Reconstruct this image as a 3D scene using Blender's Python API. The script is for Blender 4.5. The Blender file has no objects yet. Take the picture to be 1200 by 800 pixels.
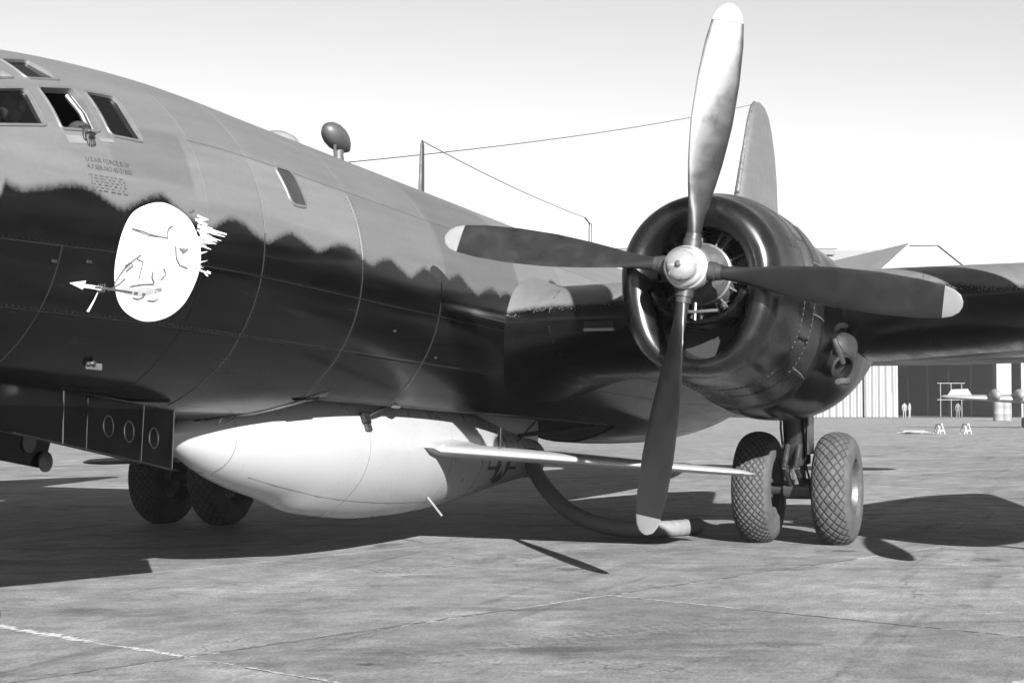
import bpy, bmesh, math, random
from mathutils import Vector, Matrix
from mathutils.geometry import delaunay_2d_cdt
random.seed(7)
sc = bpy.context.scene
C = sc.collection
R = math.radians
PI = math.pi

# ---------------------------------------------------------------- camera, sky, sun, exposure
FOC, PSI, YH, CAMH = 1890.0, R(21.26), 471.0, 1.732        # focal length in px of a 1200 px wide frame
cam = bpy.data.cameras.new('camera'); co = bpy.data.objects.new('camera', cam); C.objects.link(co)
cam.sensor_fit = 'HORIZONTAL'; cam.sensor_width = 36.0; cam.lens = 36.0 * FOC / 1200.0
cam.clip_start = 0.1; cam.clip_end = 20000
pit = math.atan((YH - 400.0) / FOC)
fw = Vector((math.cos(PSI) * math.cos(pit), math.sin(PSI) * math.cos(pit), math.sin(pit)))
co.location = (0, 0, CAMH); co.rotation_euler = fw.to_track_quat('-Z', 'Y').to_euler()
sc.camera = co

SUN_A, SUN_B = 2.0, 1.5                                    # metres a shadow runs aft / to starboard per metre of height
to_sun = Vector((-SUN_A, -SUN_B, 1.0)).normalized()
sun = bpy.data.lights.new('sun', 'SUN'); so = bpy.data.objects.new('sun', sun); C.objects.link(so)
sun.energy = 5.0; sun.angle = R(0.53); sun.color = (1.0, 1.0, 1.0)
so.rotation_euler = (-to_sun).to_track_quat('-Z', 'Y').to_euler(); so.location = (-20, -30, 40)
w = bpy.data.worlds.new('World'); sc.world = w; w.use_nodes = True
nt = w.node_tree; nt.nodes.clear()
sky = nt.nodes.new('ShaderNodeTexSky'); sky.sky_type = 'NISHITA'; sky.sun_disc = False
sky.sun_elevation = math.asin(to_sun.z); sky.sun_rotation = math.atan2(to_sun.x, to_sun.y)
sky.air_density = 1.0; sky.dust_density = 0.1; sky.ozone_density = 4.0
bw = nt.nodes.new('ShaderNodeRGBToBW'); bg = nt.nodes.new('ShaderNodeBackground'); ow = nt.nodes.new('ShaderNodeOutputWorld')
nt.links.new(sky.outputs[0], bw.inputs[0]); nt.links.new(bw.outputs[0], bg.inputs[0]); nt.links.new(bg.outputs[0], ow.inputs[0])
bg.inputs[1].default_value = 0.05
vs = sc.view_settings; vs.view_transform = 'Standard'; vs.look = 'None'; vs.exposure = 2.05; vs.gamma = 1.0
vs.use_curve_mapping = False
sc.cycles.diffuse_bounces = 1; sc.cycles.max_bounces = 8
sc.cycles.use_denoising = True; sc.cycles.denoiser = 'OPENIMAGEDENOISE'; sc.cycles.denoising_prefilter = 'ACCURATE'

# ---------------------------------------------------------------- materials
def nodes(name):
    m = bpy.data.materials.new(name); m.use_nodes = True
    return m, m.node_tree, m.node_tree.nodes['Principled BSDF']
def N(t, kind, **kw):
    n = t.nodes.new(kind)
    for k, v in kw.items():
        setattr(n, k, v)
    return n
def noise(t, scale, detail=4, rough=.55, vec=None, mapping=None):
    n = N(t, 'ShaderNodeTexNoise'); n.inputs['Scale'].default_value = scale
    n.inputs['Detail'].default_value = detail; n.inputs['Roughness'].default_value = rough
    if vec is None:
        vec = N(t, 'ShaderNodeTexCoord').outputs['Object']
    if mapping:
        mp = N(t, 'ShaderNodeMapping'); mp.inputs['Scale'].default_value = mapping[0]
        mp.inputs['Rotation'].default_value = mapping[1] if len(mapping) > 1 else (0, 0, 0)
        if len(mapping) > 2: mp.vector_type = 'TEXTURE'
        t.links.new(vec, mp.inputs[0]); vec = mp.outputs[0]
    t.links.new(vec, n.inputs['Vector'])
    return n.outputs['Fac']
def mrange(t, v, a, b, c, d, smooth=False):
    n = N(t, 'ShaderNodeMapRange')
    if smooth: n.interpolation_type = 'SMOOTHSTEP'
    t.links.new(v, n.inputs[0])
    for i, x in zip((1, 2, 3, 4), (a, b, c, d)): n.inputs[i].default_value = x
    return n.outputs[0]
def mth(t, op, a, b=None, clamp=False):
    n = N(t, 'ShaderNodeMath', operation=op); n.use_clamp = clamp
    for i, x in enumerate((a, b)):
        if x is None: continue
        if isinstance(x, (int, float)): n.inputs[i].default_value = x
        else: t.links.new(x, n.inputs[i])
    return n.outputs[0]
def grey(t, v):
    n = N(t, 'ShaderNodeCombineColor')
    for i in range(3): t.links.new(v, n.inputs[i])
    return n.outputs[0]
def mixf(t, f, a, b):
    n = N(t, 'ShaderNodeMix', data_type='FLOAT')
    for i, x in zip((0, 2, 3), (f, a, b)):
        if isinstance(x, (int, float)): n.inputs[i].default_value = x
        else: t.links.new(x, n.inputs[i])
    return n.outputs[0]
def bump(t, b, h, strength=.2, dist=.01):
    n = N(t, 'ShaderNodeBump'); n.inputs['Strength'].default_value = strength; n.inputs['Distance'].default_value = dist
    t.links.new(h, n.inputs['Height']); t.links.new(n.outputs[0], b.inputs['Normal'])
_mats = {}
def mat(name, val, rough=.5, metal=0.0, var=.12, scale=6.0, rvar=.1, bstr=0.0, spec=.5):
    """grey procedural material: base value, wear noise, roughness noise"""
    if name in _mats: return _mats[name]
    m, t, b = nodes(name)
    n1 = noise(t, scale, 5); n2 = noise(t, scale * 5.3, 3)
    f = mth(t, 'ADD', mth(t, 'MULTIPLY', n1, .7), mth(t, 'MULTIPLY', n2, .3))
    t.links.new(grey(t, mrange(t, f, .25, .75, val * (1 - var), val * (1 + var))), b.inputs['Base Color'])
    t.links.new(mrange(t, n1, .3, .7, max(.03, rough - rvar), min(1, rough + rvar)), b.inputs['Roughness'])
    b.inputs['Metallic'].default_value = metal
    b.inputs['Specular IOR Level'].default_value = spec
    if bstr: bump(t, b, f, bstr)
    _mats[name] = m
    return m

def skin_material():
    """weathered silver paint above, glossy black below; the border is carried as a signed distance on the mesh"""
    m, t, b = nodes('aircraft_skin')
    d = N(t, 'ShaderNodeAttribute', attribute_name='dark').outputs['Fac']
    tone = N(t, 'ShaderNodeAttribute', attribute_name='tone').outputs['Fac']
    chip = N(t, 'ShaderNodeAttribute', attribute_name='chip').outputs['Fac']
    n1 = noise(t, 2.2, 5); n2 = noise(t, 26, 4); n3 = noise(t, 1.4, 4, mapping=((.5, 6, 6),)); n4 = noise(t, 60, 2, .6)
    dd = mth(t, 'ADD', d, mrange(t, n2, .2, .8, -.018, .018))
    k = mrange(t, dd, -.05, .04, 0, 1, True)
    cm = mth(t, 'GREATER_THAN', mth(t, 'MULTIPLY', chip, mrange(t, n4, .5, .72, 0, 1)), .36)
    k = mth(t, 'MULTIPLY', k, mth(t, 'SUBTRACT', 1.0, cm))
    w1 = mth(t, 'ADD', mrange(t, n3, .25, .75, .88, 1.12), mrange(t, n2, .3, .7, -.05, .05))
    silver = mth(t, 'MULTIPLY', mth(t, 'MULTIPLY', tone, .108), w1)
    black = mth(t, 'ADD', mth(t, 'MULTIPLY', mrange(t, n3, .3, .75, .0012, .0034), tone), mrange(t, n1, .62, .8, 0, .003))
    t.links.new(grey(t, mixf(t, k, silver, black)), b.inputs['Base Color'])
    t.links.new(mixf(t, k, mrange(t, n1, .3, .7, .36, .5), mrange(t, n3, .3, .75, .13, .30)), b.inputs['Roughness'])
    t.links.new(mixf(t, k, .25, 0.0), b.inputs['Metallic'])
    t.links.new(mixf(t, k, .4, .17), b.inputs['Specular IOR Level'])
    bump(t, b, mth(t, 'ADD', n1, mth(t, 'MULTIPLY', n2, .10)), .16, .02)
    return m

def concrete():
    m, t, b = nodes('apron_concrete')
    g = N(t, 'ShaderNodeNewGeometry').outputs['Position']
    rid = N(t, 'ShaderNodeObjectInfo').outputs['Random']
    big = noise(t, .35, 5, .6, g); mid = noise(t, 1.7, 6, .65, g, ((1, 1, 1), (0, 0, R(-21)),)); fine = noise(t, 38, 4, .7, g)
    streak = noise(t, .9, 5, .62, g, ((.28, 1.9, 1), (0, 0, R(18)))); spots = noise(t, 5.5, 3, .5, g)
    grit = noise(t, 160, 2, .6, g); track = noise(t, 1.1, 4, .6, g, ((.16, 2.6, 1), (0, 0, R(-12))))
    v = mrange(t, big, .3, .7, .125, .175)
    v = mth(t, 'MULTIPLY', v, mrange(t, mid, .28, .72, .70, 1.26))
    v = mth(t, 'MULTIPLY', v, mrange(t, streak, .32, .7, .86, 1.10))
    v = mth(t, 'MULTIPLY', v, mrange(t, track, .56, .72, 1.0, .66, True))
    v = mth(t, 'MULTIPLY', v, mrange(t, fine, .25, .75, .52, 1.48))
    v = mth(t, 'MULTIPLY', v, mrange(t, grit, .25, .75, .64, 1.36))
    v = mth(t, 'MULTIPLY', v, mrange(t, noise(t, 13, 5, .7, g), .25, .75, .74, 1.26))
    v = mth(t, 'MULTIPLY', v, mrange(t, spots, .70, .76, 1.0, .72, True))
    v = mth(t, 'ADD', v, mrange(t, noise(t, .8, 6, .7, g, ((.6, 1.4, 1), (0, 0, R(35)))), .62, .74, 0, .055, True))
    RZ = (0, 0, R(-66))
    v = mth(t, 'MULTIPLY', v, mrange(t, noise(t, .55, 6, .68, g, ((2.3, .8, 1), RZ, 1)), .54, .66, 1.0, .56, True))     # sweepings and rubber smears
    v = mth(t, 'MULTIPLY', v, mrange(t, noise(t, .9, 7, .72, g, ((1.7, .6, 1), RZ, 1)), .57, .70, 1.0, 1.36, True))    # scuffed pale laitance
    v = mth(t, 'MULTIPLY', v, mrange(t, noise(t, 2.6, 5, .7, g, ((1.2, .8, 1), (0, 0, R(-58)), 1)), .30, .70, .74, 1.24))
    vo = N(t, 'ShaderNodeTexVoronoi'); vo.inputs['Scale'].default_value = .62; t.links.new(g, vo.inputs['Vector'])
    ds = mth(t, 'ADD', vo.outputs['Distance'], mrange(t, spots, .3, .7, -.10, .10))
    v = mth(t, 'MULTIPLY', v, mrange(t, ds, .04, .15, .42, 1.0, True))                                              # oil drips
    cr = N(t, 'ShaderNodeTexVoronoi', feature='DISTANCE_TO_EDGE'); cr.inputs['Scale'].default_value = .42
    cw = N(t, 'ShaderNodeVectorMath', operation='ADD'); cn = N(t, 'ShaderNodeTexNoise'); cn.inputs['Scale'].default_value = 1.6; cn.inputs['Detail'].default_value = 6
    t.links.new(g, cn.inputs['Vector']); t.links.new(g, cw.inputs[0]); t.links.new(cn.outputs['Color'], cw.inputs[1]); t.links.new(cw.outputs[0], cr.inputs['Vector'])
    hair = mth(t, 'MULTIPLY', mrange(t, cr.outputs['Distance'], .002, .008, 1, 0, True), mrange(t, big, .48, .58, 0, 1, True))
    v = mth(t, 'MULTIPLY', v, mrange(t, hair, 0, 1, 1.0, .55))                                                      # hairline cracks
    v = mth(t, 'MULTIPLY', v, mrange(t, rid, 0, 1, .86, 1.14))
    t.links.new(grey(t, v), b.inputs['Base Color'])
    t.links.new(mrange(t, big, .3, .7, .8, .95), b.inputs['Roughness'])
    b.inputs['Specular IOR Level'].default_value = .25
    bump(t, b, mth(t, 'ADD', mth(t, 'ADD', fine, mth(t, 'MULTIPLY', grit, .35)), mid), .8, .010)
    return m

def glass_material():
    m = bpy.data.materials.new('window_glass'); m.use_nodes = True; t = m.node_tree; t.nodes.clear()
    tr = N(t, 'ShaderNodeBsdfTransparent'); tr.inputs[0].default_value = (.30, .30, .30, 1)
    gl = N(t, 'ShaderNodeBsdfGlossy'); gl.inputs['Roughness'].default_value = .04
    fr = N(t, 'ShaderNodeFresnel'); fr.inputs[0].default_value = 1.5
    dirt = noise(t, 9, 4)
    mx = N(t, 'ShaderNodeMixShader'); o = N(t, 'ShaderNodeOutputMaterial')
    t.links.new(mth(t, 'ADD', fr.outputs[0], mrange(t, dirt, .4, .8, 0, .06)), mx.inputs[0])
    t.links.new(tr.outputs[0], mx.inputs[1]); t.links.new(gl.outputs[0], mx.inputs[2]); t.links.new(mx.outputs[0], o.inputs[0])
    return m

SKIN = skin_material(); CONC = concrete(); GLASS = glass_material()
M_BLACK = mat('black_gloss_paint', .0018, .19, 0, .35, 3, .07, spec=.16)
M_COWL = mat('cowl_black_gloss', .0035, .26, 0, .4, 3, .10, spec=.5)
M_BLACKD = mat('black_dull_metal', .008, .5, .2, .4, 9)
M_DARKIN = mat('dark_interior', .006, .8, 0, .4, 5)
M_SEAM = mat('seam_filler', .02, .55, .2, .5, 7)
M_SILV = mat('bare_aluminium', .32, .32, .85, .12, 8)
M_SILVP = mat('silver_painted_trim', .17, .42, .3, .15, 6)
M_SPIN = mat('polished_hub', .5, .22, .75, .1, 9)
M_GREYM = mat('engine_grey', .085, .42, .5, .3, 12)
M_WHITE = mat('white_gloss_paint', .235, .30, 0, .03, 2.5, .06)
M_ARTW = mat('nose_art_white', .5, .5, 0, .04, 9)
M_INK = mat('stencil_ink', .03, .6, 0, .3, 20)
M_INKG = mat('art_grey_line', .05, .6, 0, .3, 20)
M_RUB = mat('black_rubber', .01, .7, 0, .3, 10)
M_STEEL = mat('gear_steel', .05, .38, .6, .35, 10)
M_CHROME = mat('oleo_chrome', .7, .18, .9, .1, 10)
M_HOSE = mat('canvas_hose', .10, .8, 0, .2, 9, bstr=.3)
M_YEL = mat('pale_tip_paint', .13, .5, 0, .1, 8)
M_SUIT = mat('dark_flight_suit', .008, .85, 0, .3, 30, bstr=.3)
M_SKINP = mat('face_skin', .2, .6, 0, .1, 20)

# ---------------------------------------------------------------- mesh builder
class MB:
    def __init__(s): s.v = []; s.f = []; s.a = {}
    def add(s, vs, fs):
        o = len(s.v); s.v += [Vector(p) for p in vs]; s.f += [tuple(i + o for i in f) for f in fs]
        return s
    def box(s, c, d, ax=None, bev=0):
        """centre, sizes, optional 3 axis vectors"""
        c = Vector(c); ax = ax or (Vector((1, 0, 0)), Vector((0, 1, 0)), Vector((0, 0, 1)))
        h = [ax[i] * (d[i] / 2) for i in range(3)]
        vs = [c + h[0] * x + h[1] * y + h[2] * z for x in (-1, 1) for y in (-1, 1) for z in (-1, 1)]
        return s.add(vs, [(0, 1, 3, 2), (4, 6, 7, 5), (0, 4, 5, 1), (2, 3, 7, 6), (0, 2, 6, 4), (1, 5, 7, 3)])
    def loft(s, rings, capa=False, capb=False, closed=True):
        n = len(rings[0]); vs = [p for r in rings for p in r]; fs = []
        for i in range(len(rings) - 1):
            for j in range(n if closed else n - 1):
                k = (j + 1) % n
                fs.append((i * n + j, i * n + k, (i + 1) * n + k, (i + 1) * n + j))
        if capa: fs.append(tuple(range(n))[::-1])
        if capb: fs.append(tuple(range((len(rings) - 1) * n, len(rings) * n)))
        return s.add(vs, fs)
    def tube(s, path, r, n=10, caps=True):
        path = [Vector(p) for p in path]; rings = []; up = None
        for i, p in enumerate(path):
            d = (path[min(i + 1, len(path) - 1)] - path[max(i - 1, 0)]).normalized()
            if up is None:
                up = Vector((0, 0, 1)) if abs(d.z) < .9 else Vector((1, 0, 0))
            x = d.cross(up).normalized(); y = x.cross(d).normalized(); up = y
            rr = r[i] if isinstance(r, (list, tuple)) else r
            rings.append([p + x * (rr * math.cos(2 * PI * k / n)) + y * (rr * math.sin(2 * PI * k / n)) for k in range(n)])
        return s.loft(rings, caps, caps)
    def lathe(s, o, axis, prof, n=24, capa=False, capb=False, ry=1.0):
        o = Vector(o); ax = Vector(axis).normalized()
        x = ax.cross(Vector((0, 0, 1)) if abs(ax.z) < .9 else Vector((1, 0, 0))).normalized(); y = x.cross(ax).normalized()
        rings = [[o + ax * t + x * (r * math.cos(2 * PI * k / n)) + y * (r * ry * math.sin(2 * PI * k / n)) for k in range(n)] for t, r in prof]
        return s.loft(rings, capa, capb)
    def prism(s, poly, d):
        n = len(poly); d = Vector(d); poly = [Vector(p) for p in poly]
        return s.add(poly + [p + d for p in poly], [tuple(range(n))[::-1], tuple(range(n, 2 * n))] + [(i, (i + 1) % n, n + (i + 1) % n, n + i) for i in range(n)])
    def build(s, name, material, parent=None, base=None, smooth=35, attrs=None):
        if base is None: base = BASE.get(parent.name) if parent else Vector((0, 0, 0))
        me = bpy.data.meshes.new(name)
        me.from_pydata([p - base for p in s.v], [], s.f); me.validate(clean_customdata=False)
        for k, vals in (attrs or {}).items():
            at = me.attributes.new(k, 'FLOAT', 'POINT'); at.data.foreach_set('value', vals)
        bm = bmesh.new(); bm.from_mesh(me); bmesh.ops.recalc_face_normals(bm, faces=bm.faces); bm.to_mesh(me); bm.free()
        if smooth:
            me.shade_smooth(); me.set_sharp_from_angle(angle=R(smooth))
        me.materials.append(material)
        o = bpy.data.objects.new(name, me); C.objects.link(o)
        if parent: o.parent = parent
        else: o.location = base
        BASE[o.name] = base
        return o
BASE = {}
def tag(o, label, cat, group=None):
    o['label'] = label; o['category'] = cat
    if group: o['group'] = group
    return o
def thing(name, loc, label, cat, group=None):
    o = bpy.data.objects.new(name, None); C.objects.link(o); o.location = loc; o.empty_display_size = .3
    BASE[o.name] = Vector(loc)
    return tag(o, label, cat, group)
def structure(o): o['kind'] = 'structure'; return o
def lerp(a, b, t): return a + (b - a) * t
def interp(x, tab, j=1):
    if x <= tab[0][0]: return tab[0][j]
    for p, q in zip(tab, tab[1:]):
        if x <= q[0]: return lerp(p[j], q[j], (x - p[0]) / (q[0] - p[0]))
    return tab[-1][j]
def smoothi(x, tab, j=1):
    """Catmull-Rom through a table"""
    if x <= tab[0][0]: return tab[0][j]
    if x >= tab[-1][0]: return tab[-1][j]
    for i in range(len(tab) - 1):
        if x <= tab[i + 1][0]:
            p1, p2 = tab[i], tab[i + 1]; p0 = tab[max(i - 1, 0)]; p3 = tab[min(i + 2, len(tab) - 1)]
            h = p2[0] - p1[0]; t = (x - p1[0]) / h
            m1 = (p2[j] - p0[j]) / max(1e-6, p2[0] - p0[0]) * h; m2 = (p3[j] - p1[j]) / max(1e-6, p3[0] - p1[0]) * h
            return (2*t**3-3*t*t+1)*p1[j] + (t**3-2*t*t+t)*m1 + (-2*t**3+3*t*t)*p2[j] + (t**3-t*t)*m2

# ---------------------------------------------------------------- ground
APR = R(20.0)                                  # the slab joints run 20 degrees off the aircraft's beam
GU = Vector((math.sin(APR), math.cos(APR), 0)); GV = Vector((math.cos(APR), -math.sin(APR), 0)); SL = 4.68
mb = MB(); mb.add([(-4000, -6000, -.014), (9000, -6000, -.014), (9000, 6000, -.014), (-4000, 6000, -.014)], [(0, 1, 2, 3)])
ground = structure(mb.build('ground', CONC, base=Vector((0, 0, 0)), smooth=0))
jt = mat('joint_tar', .05, .8, 0, .5, 9)
def slab(u0, v0):
    m = MB(); g = .008; h = SL / 2 - g
    n = 6; pts = []
    for sgn_u, sgn_v, du, dv in ((-1, -1, 1, 0), (1, -1, 0, 1), (1, 1, -1, 0), (-1, 1, 0, -1)):
        for k in range(n):
            e = 2 * h * k / n
            jx, jy = (random.uniform(-.004, .006) for _ in range(2))
            pts.append((sgn_u * h + du * e + jx, sgn_v * h + dv * e + jy))
    c = GU * (u0 + SL / 2) + GV * (v0 + SL / 2); L = len(pts)
    top = [c + GU * (x * .9985) + GV * (y * .9985) for x, y in pts]
    mid = [c + GU * x + GV * y + Vector((0, 0, -.003)) for x, y in pts]
    bot = [p + Vector((0, 0, -.009)) for p in mid]
    m.loft([bot, mid, top]); m.f.append(tuple(range(2 * L, 3 * L)))
    return m.build('concrete_slab', CONC, ground, smooth=0)
for i in range(-6, 14):
    for j in range(-1, 16):
        u0, v0 = 8.95 + (i - 4) * SL, 6.82 + (j - 2) * SL
        c = GU * (u0 + SL / 2) + GV * (v0 + SL / 2)
        dep = c.x * math.cos(PSI) + c.y * math.sin(PSI); lat = c.x * math.sin(PSI) - c.y * math.cos(PSI)
        if 2 < dep < 62 and abs(lat) < dep * .36 + 6: slab(u0, v0)
def joint_strip(u0, v0, u1, v1, wd, name, material):
    m = MB(); n = 70; a = GU * u0 + GV * v0; b = GU * u1 + GV * v1; d = (b - a).normalized(); x = Vector((-d.y, d.x, 0))
    L, Rr = [], []
    for k in range(n + 1):
        p = a.lerp(b, k / n) + x * random.uniform(-.4, .4) * wd; e = wd * random.choice((.12, .3, .5, .8, 1.0, 1.1)) * random.uniform(.6, 1.0) * (0.15 if k in (0, n) else 1)
        L.append(p + x * e + Vector((0, 0, .003))); Rr.append(p - x * e * random.uniform(.6, 1.2) + Vector((0, 0, .003)))
    m.loft([L, Rr], closed=False)
    return m.build(name, material, ground, smooth=0)
ms = mat('crumbled_joint_lime', .24, .9, 0, .5, 14); mt = mat('joint_stain', .075, .9, 0, .5, 4)
mlb = mat('bright_joint_lime', .34, .9, 0, .4, 14)
joint_strip(11.6, 6.81, 10.0, 6.82, .085, 'joint_filler', mlb)
joint_strip(9.7, 6.83, 8.95, 6.84, .05, 'joint_filler', mlb)
joint_strip(8.7, 6.84, 6.9, 6.83, .028, 'joint_filler', ms)
joint_strip(9.05, 11.5, 7.6, 11.5, .03, 'joint_filler', ms)
joint_strip(8.95, 10.7, 8.95, 11.3, .05, 'joint_filler', ms)
joint_strip(8.95, 5.5, 8.95, 10.2, .035, 'joint_filler', mt)
joint_strip(8.96, 11.6, 8.96, 16.0, .03, 'joint_filler', mt)
joint_strip(7.5, 11.5, 3.0, 11.5, .03, 'joint_filler', mt)
joint_strip(4.27, 9.4, 4.27, 11.3, .05, 'joint_filler', ms)

def tread_print(p, q, wd, nb, name='tyre_print'):
    m = MB(); p = Vector(p); q = Vector(q); d = (q - p).normalized(); x = Vector((-d.y, d.x, 0)); n = int((q - p).length / nb)
    for i in range(n):
        for k in (-1, 0, 1):
            if random.random() < .18: continue
            c = p + d * (nb * (i + .5 * (k % 2))) + x * (k * wd * .34 + random.uniform(-.01, .01)) + Vector((0, 0, .0025)); a = d * nb * random.uniform(.24, .36); b = x * wd * random.uniform(.10, .15)
            m.add([c - a, c + b, c + a, c - b], [(0, 1, 2, 3)])
    o = m.build(name, mat('rubber_print', .085, .9, 0, .35, 8), ground, smooth=0); o['kind'] = 'stuff'
tread_print((9.9, 4.75, 0), (12.6, 3.1, 0), .42, .11); tread_print((14.8, 7.3, 0), (17.9, 6.1, 0), .40, .11); tread_print((17.3, 5.9, 0), (18.6, 5.0, 0), .40, .10)

# ---------------------------------------------------------------- the bomber's frame of reference
TH = R(2.362); YC = 8.29; Z0 = 3.539
def A(s, y, u): return Vector((s * math.cos(TH) + u * math.sin(TH), YC + y, Z0 - s * math.sin(TH) + u * math.cos(TH)))
AX = Vector((math.cos(TH), 0, -math.sin(TH))); AU = Vector((math.sin(TH), 0, math.cos(TH))); AY = Vector((0, 1, 0))
bomber = thing('bomber_aircraft', (19.9, YC, 0), 'large four-engined bomber, silver above and glossy black below, with nose art oval', 'aircraft')
PROF = [(6.05, .02, -.26), (6.12, .28, -.255), (6.25, .48, -.25), (6.45, .67, -.24), (6.8, .86, -.22), (7.3, 1.02, -.20), (7.9, 1.14, -.17), (8.5, 1.22, -.14), (9.2, 1.30, -.10),
        (10.2, 1.38, -.04), (11.2, 1.435, -.01), (12.0, 1.45, 0), (13, 1.45, 0), (23, 1.45, 0), (25, 1.45, 0), (28, 1.40, .04), (30.5, 1.28, .13), (32.8, 1.1, .28), (35, .88, .45), (37.3, .62, .62), (39, .42, .72)]
def rr(s): return smoothi(s, PROF, 1)
def F(s, ang, off=0.0):
    """point on the fuselage skin; ang in degrees from the top, positive on the port (camera) side"""
    r = rr(s) + off; a = R(ang)
    return A(s, -r * math.sin(a), smoothi(s, PROF, 2) + r * math.cos(a))
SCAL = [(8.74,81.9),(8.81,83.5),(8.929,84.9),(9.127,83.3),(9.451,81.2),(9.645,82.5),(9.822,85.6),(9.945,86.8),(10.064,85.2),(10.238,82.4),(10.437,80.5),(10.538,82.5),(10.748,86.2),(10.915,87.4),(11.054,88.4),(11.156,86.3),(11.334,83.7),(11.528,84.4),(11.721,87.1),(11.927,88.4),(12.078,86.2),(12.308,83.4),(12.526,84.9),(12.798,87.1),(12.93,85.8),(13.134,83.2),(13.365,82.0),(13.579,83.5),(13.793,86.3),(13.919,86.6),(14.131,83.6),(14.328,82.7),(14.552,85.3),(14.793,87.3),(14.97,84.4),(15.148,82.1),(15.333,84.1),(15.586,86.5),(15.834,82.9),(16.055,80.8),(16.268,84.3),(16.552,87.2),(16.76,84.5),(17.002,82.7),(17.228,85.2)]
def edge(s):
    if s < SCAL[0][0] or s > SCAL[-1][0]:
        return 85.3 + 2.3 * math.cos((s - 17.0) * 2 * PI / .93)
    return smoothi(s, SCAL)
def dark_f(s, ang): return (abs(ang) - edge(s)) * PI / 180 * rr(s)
def tone_f(s, ang, base):
    t = base; a = abs(ang)
    if 10.85 < s < 13.7 and 59 < a < 80: t *= 1.10
    if 9.9 < s < 10.85 and 57 < a < 75: t *= .86
    if s > 13.72: t *= .92
    if s > 17.9 and a < 80: t *= 1.12
    if 12.0 < s < 13.7 and 30 < a < 58: t *= .92
    if 15.7 < s < 17.9 and 34 < a < 88: t *= .80
    if a > 100: t *= 1.15
    return t
def cut(s):                                     # where the open bay begins on the belly
    if s < 12.9 or s > 23.6: return 180.0
    return interp(s, [(12.9, 178), (13.05, 172), (13.3, 165), (13.9, 148), (14.1, 145), (23.4, 145), (23.6, 146)])
def skin_panel(name, s0, s1, a0, a1, parent, side=1, tone=1.0, ds=.09, da=2.6, off=0.0, cutbay=True):
    g = .0018
    ns = max(2, int((s1 - s0) / ds)); na = max(2, int((a1 - a0) / da))
    S = [s0 + g, s0 + g + .005] + [lerp(s0 + .012, s1 - .012, i / ns) for i in range(ns + 1)] + [s1 - g - .005, s1 - g]
    T = [0, .005] + [.012 + (1 - .024) * i / na for i in range(na + 1)] + [.995, 1]
    m = MB(); rows = []; dk = []; tn = []
    for i, s in enumerate(S):
        top = a1
        if cutbay: top = min(a1, cut(s))
        gd = math.degrees(g / rr(s)); row = []
        for j, t in enumerate(T):
            ang = lerp(a0 + gd, max(a0 + 1, top - gd), t)
            sunk = -.0025 if (i in (0, len(S) - 1) or j in (0, len(T) - 1)) else 0.0
            row.append(F(s, side * ang, off + sunk)); dk.append(dark_f(s, ang)); tn.append(tone_f(s, ang, tone))
        rows.append(row)
    m.loft(rows, closed=False)
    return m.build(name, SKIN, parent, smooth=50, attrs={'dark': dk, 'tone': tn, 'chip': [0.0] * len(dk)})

# inner structure shell the panels are fixed to (dark, shows only in the joints)
m = MB(); rows = []
Ssh = [11.0, 11.76, 12.4, 12.89, 12.95, 13.05, 13.2, 13.4, 13.6, 13.8, 14.0] + [14.2 + .3 * i for i in range(32)] + [24 + i * .8 for i in range(19)] + [38.9]
for s in Ssh:
    c = cut(s); rows.append([F(s, lerp(-c, c, j / 60) if c < 180 else lerp(-180, 180, j / 60), -.014) for j in range(61)])
m.loft(rows, closed=False)
fus = m.build('fuselage', M_DARKIN, bomber)
SB = [11.0, 11.86, 13.70, 15.55, 17.45, 19.6, 21.6, 23.6, 25.6, 28.2, 30.8, 33.4, 36.2, 38.9]
AB = [0, 30, 58, 100.5, 122, 180]
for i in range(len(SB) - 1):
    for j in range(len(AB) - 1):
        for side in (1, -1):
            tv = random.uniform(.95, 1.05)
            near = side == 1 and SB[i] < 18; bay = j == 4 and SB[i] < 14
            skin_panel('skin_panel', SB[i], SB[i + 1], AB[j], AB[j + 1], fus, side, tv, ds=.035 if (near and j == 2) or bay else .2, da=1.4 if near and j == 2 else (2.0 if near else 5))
# tail cone end
m = MB(); m.lathe(A(38.9, 0, .72), AX, [(0, .42), (.25, .36), (.45, .2), (.5, .02)], 24); m.build('tail_cone', mat('tail_glass_grey', .08, .3), fus)
# nose, port side below and starboard side, plain panels
NB = [7.62, 9.35, 11.0]
for i in range(2):
    for a0, a1 in ((100.5, 122), (122, 180)):
        for side in (1, -1): skin_panel('skin_panel', NB[i], NB[i + 1], a0, a1, fus, side, random.uniform(.95, 1.05), ds=.06, da=2)
    for a0, a1 in ((0, 13), (13, 100.5)):
        skin_panel('skin_panel', NB[i], NB[i + 1], a0, a1, fus, -1, random.uniform(.96, 1.04), ds=.06, da=2)
    skin_panel('skin_panel', NB[i], NB[i + 1], 0, 13, fus, 1, random.uniform(.97, 1.03), ds=.06, da=2)
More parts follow.
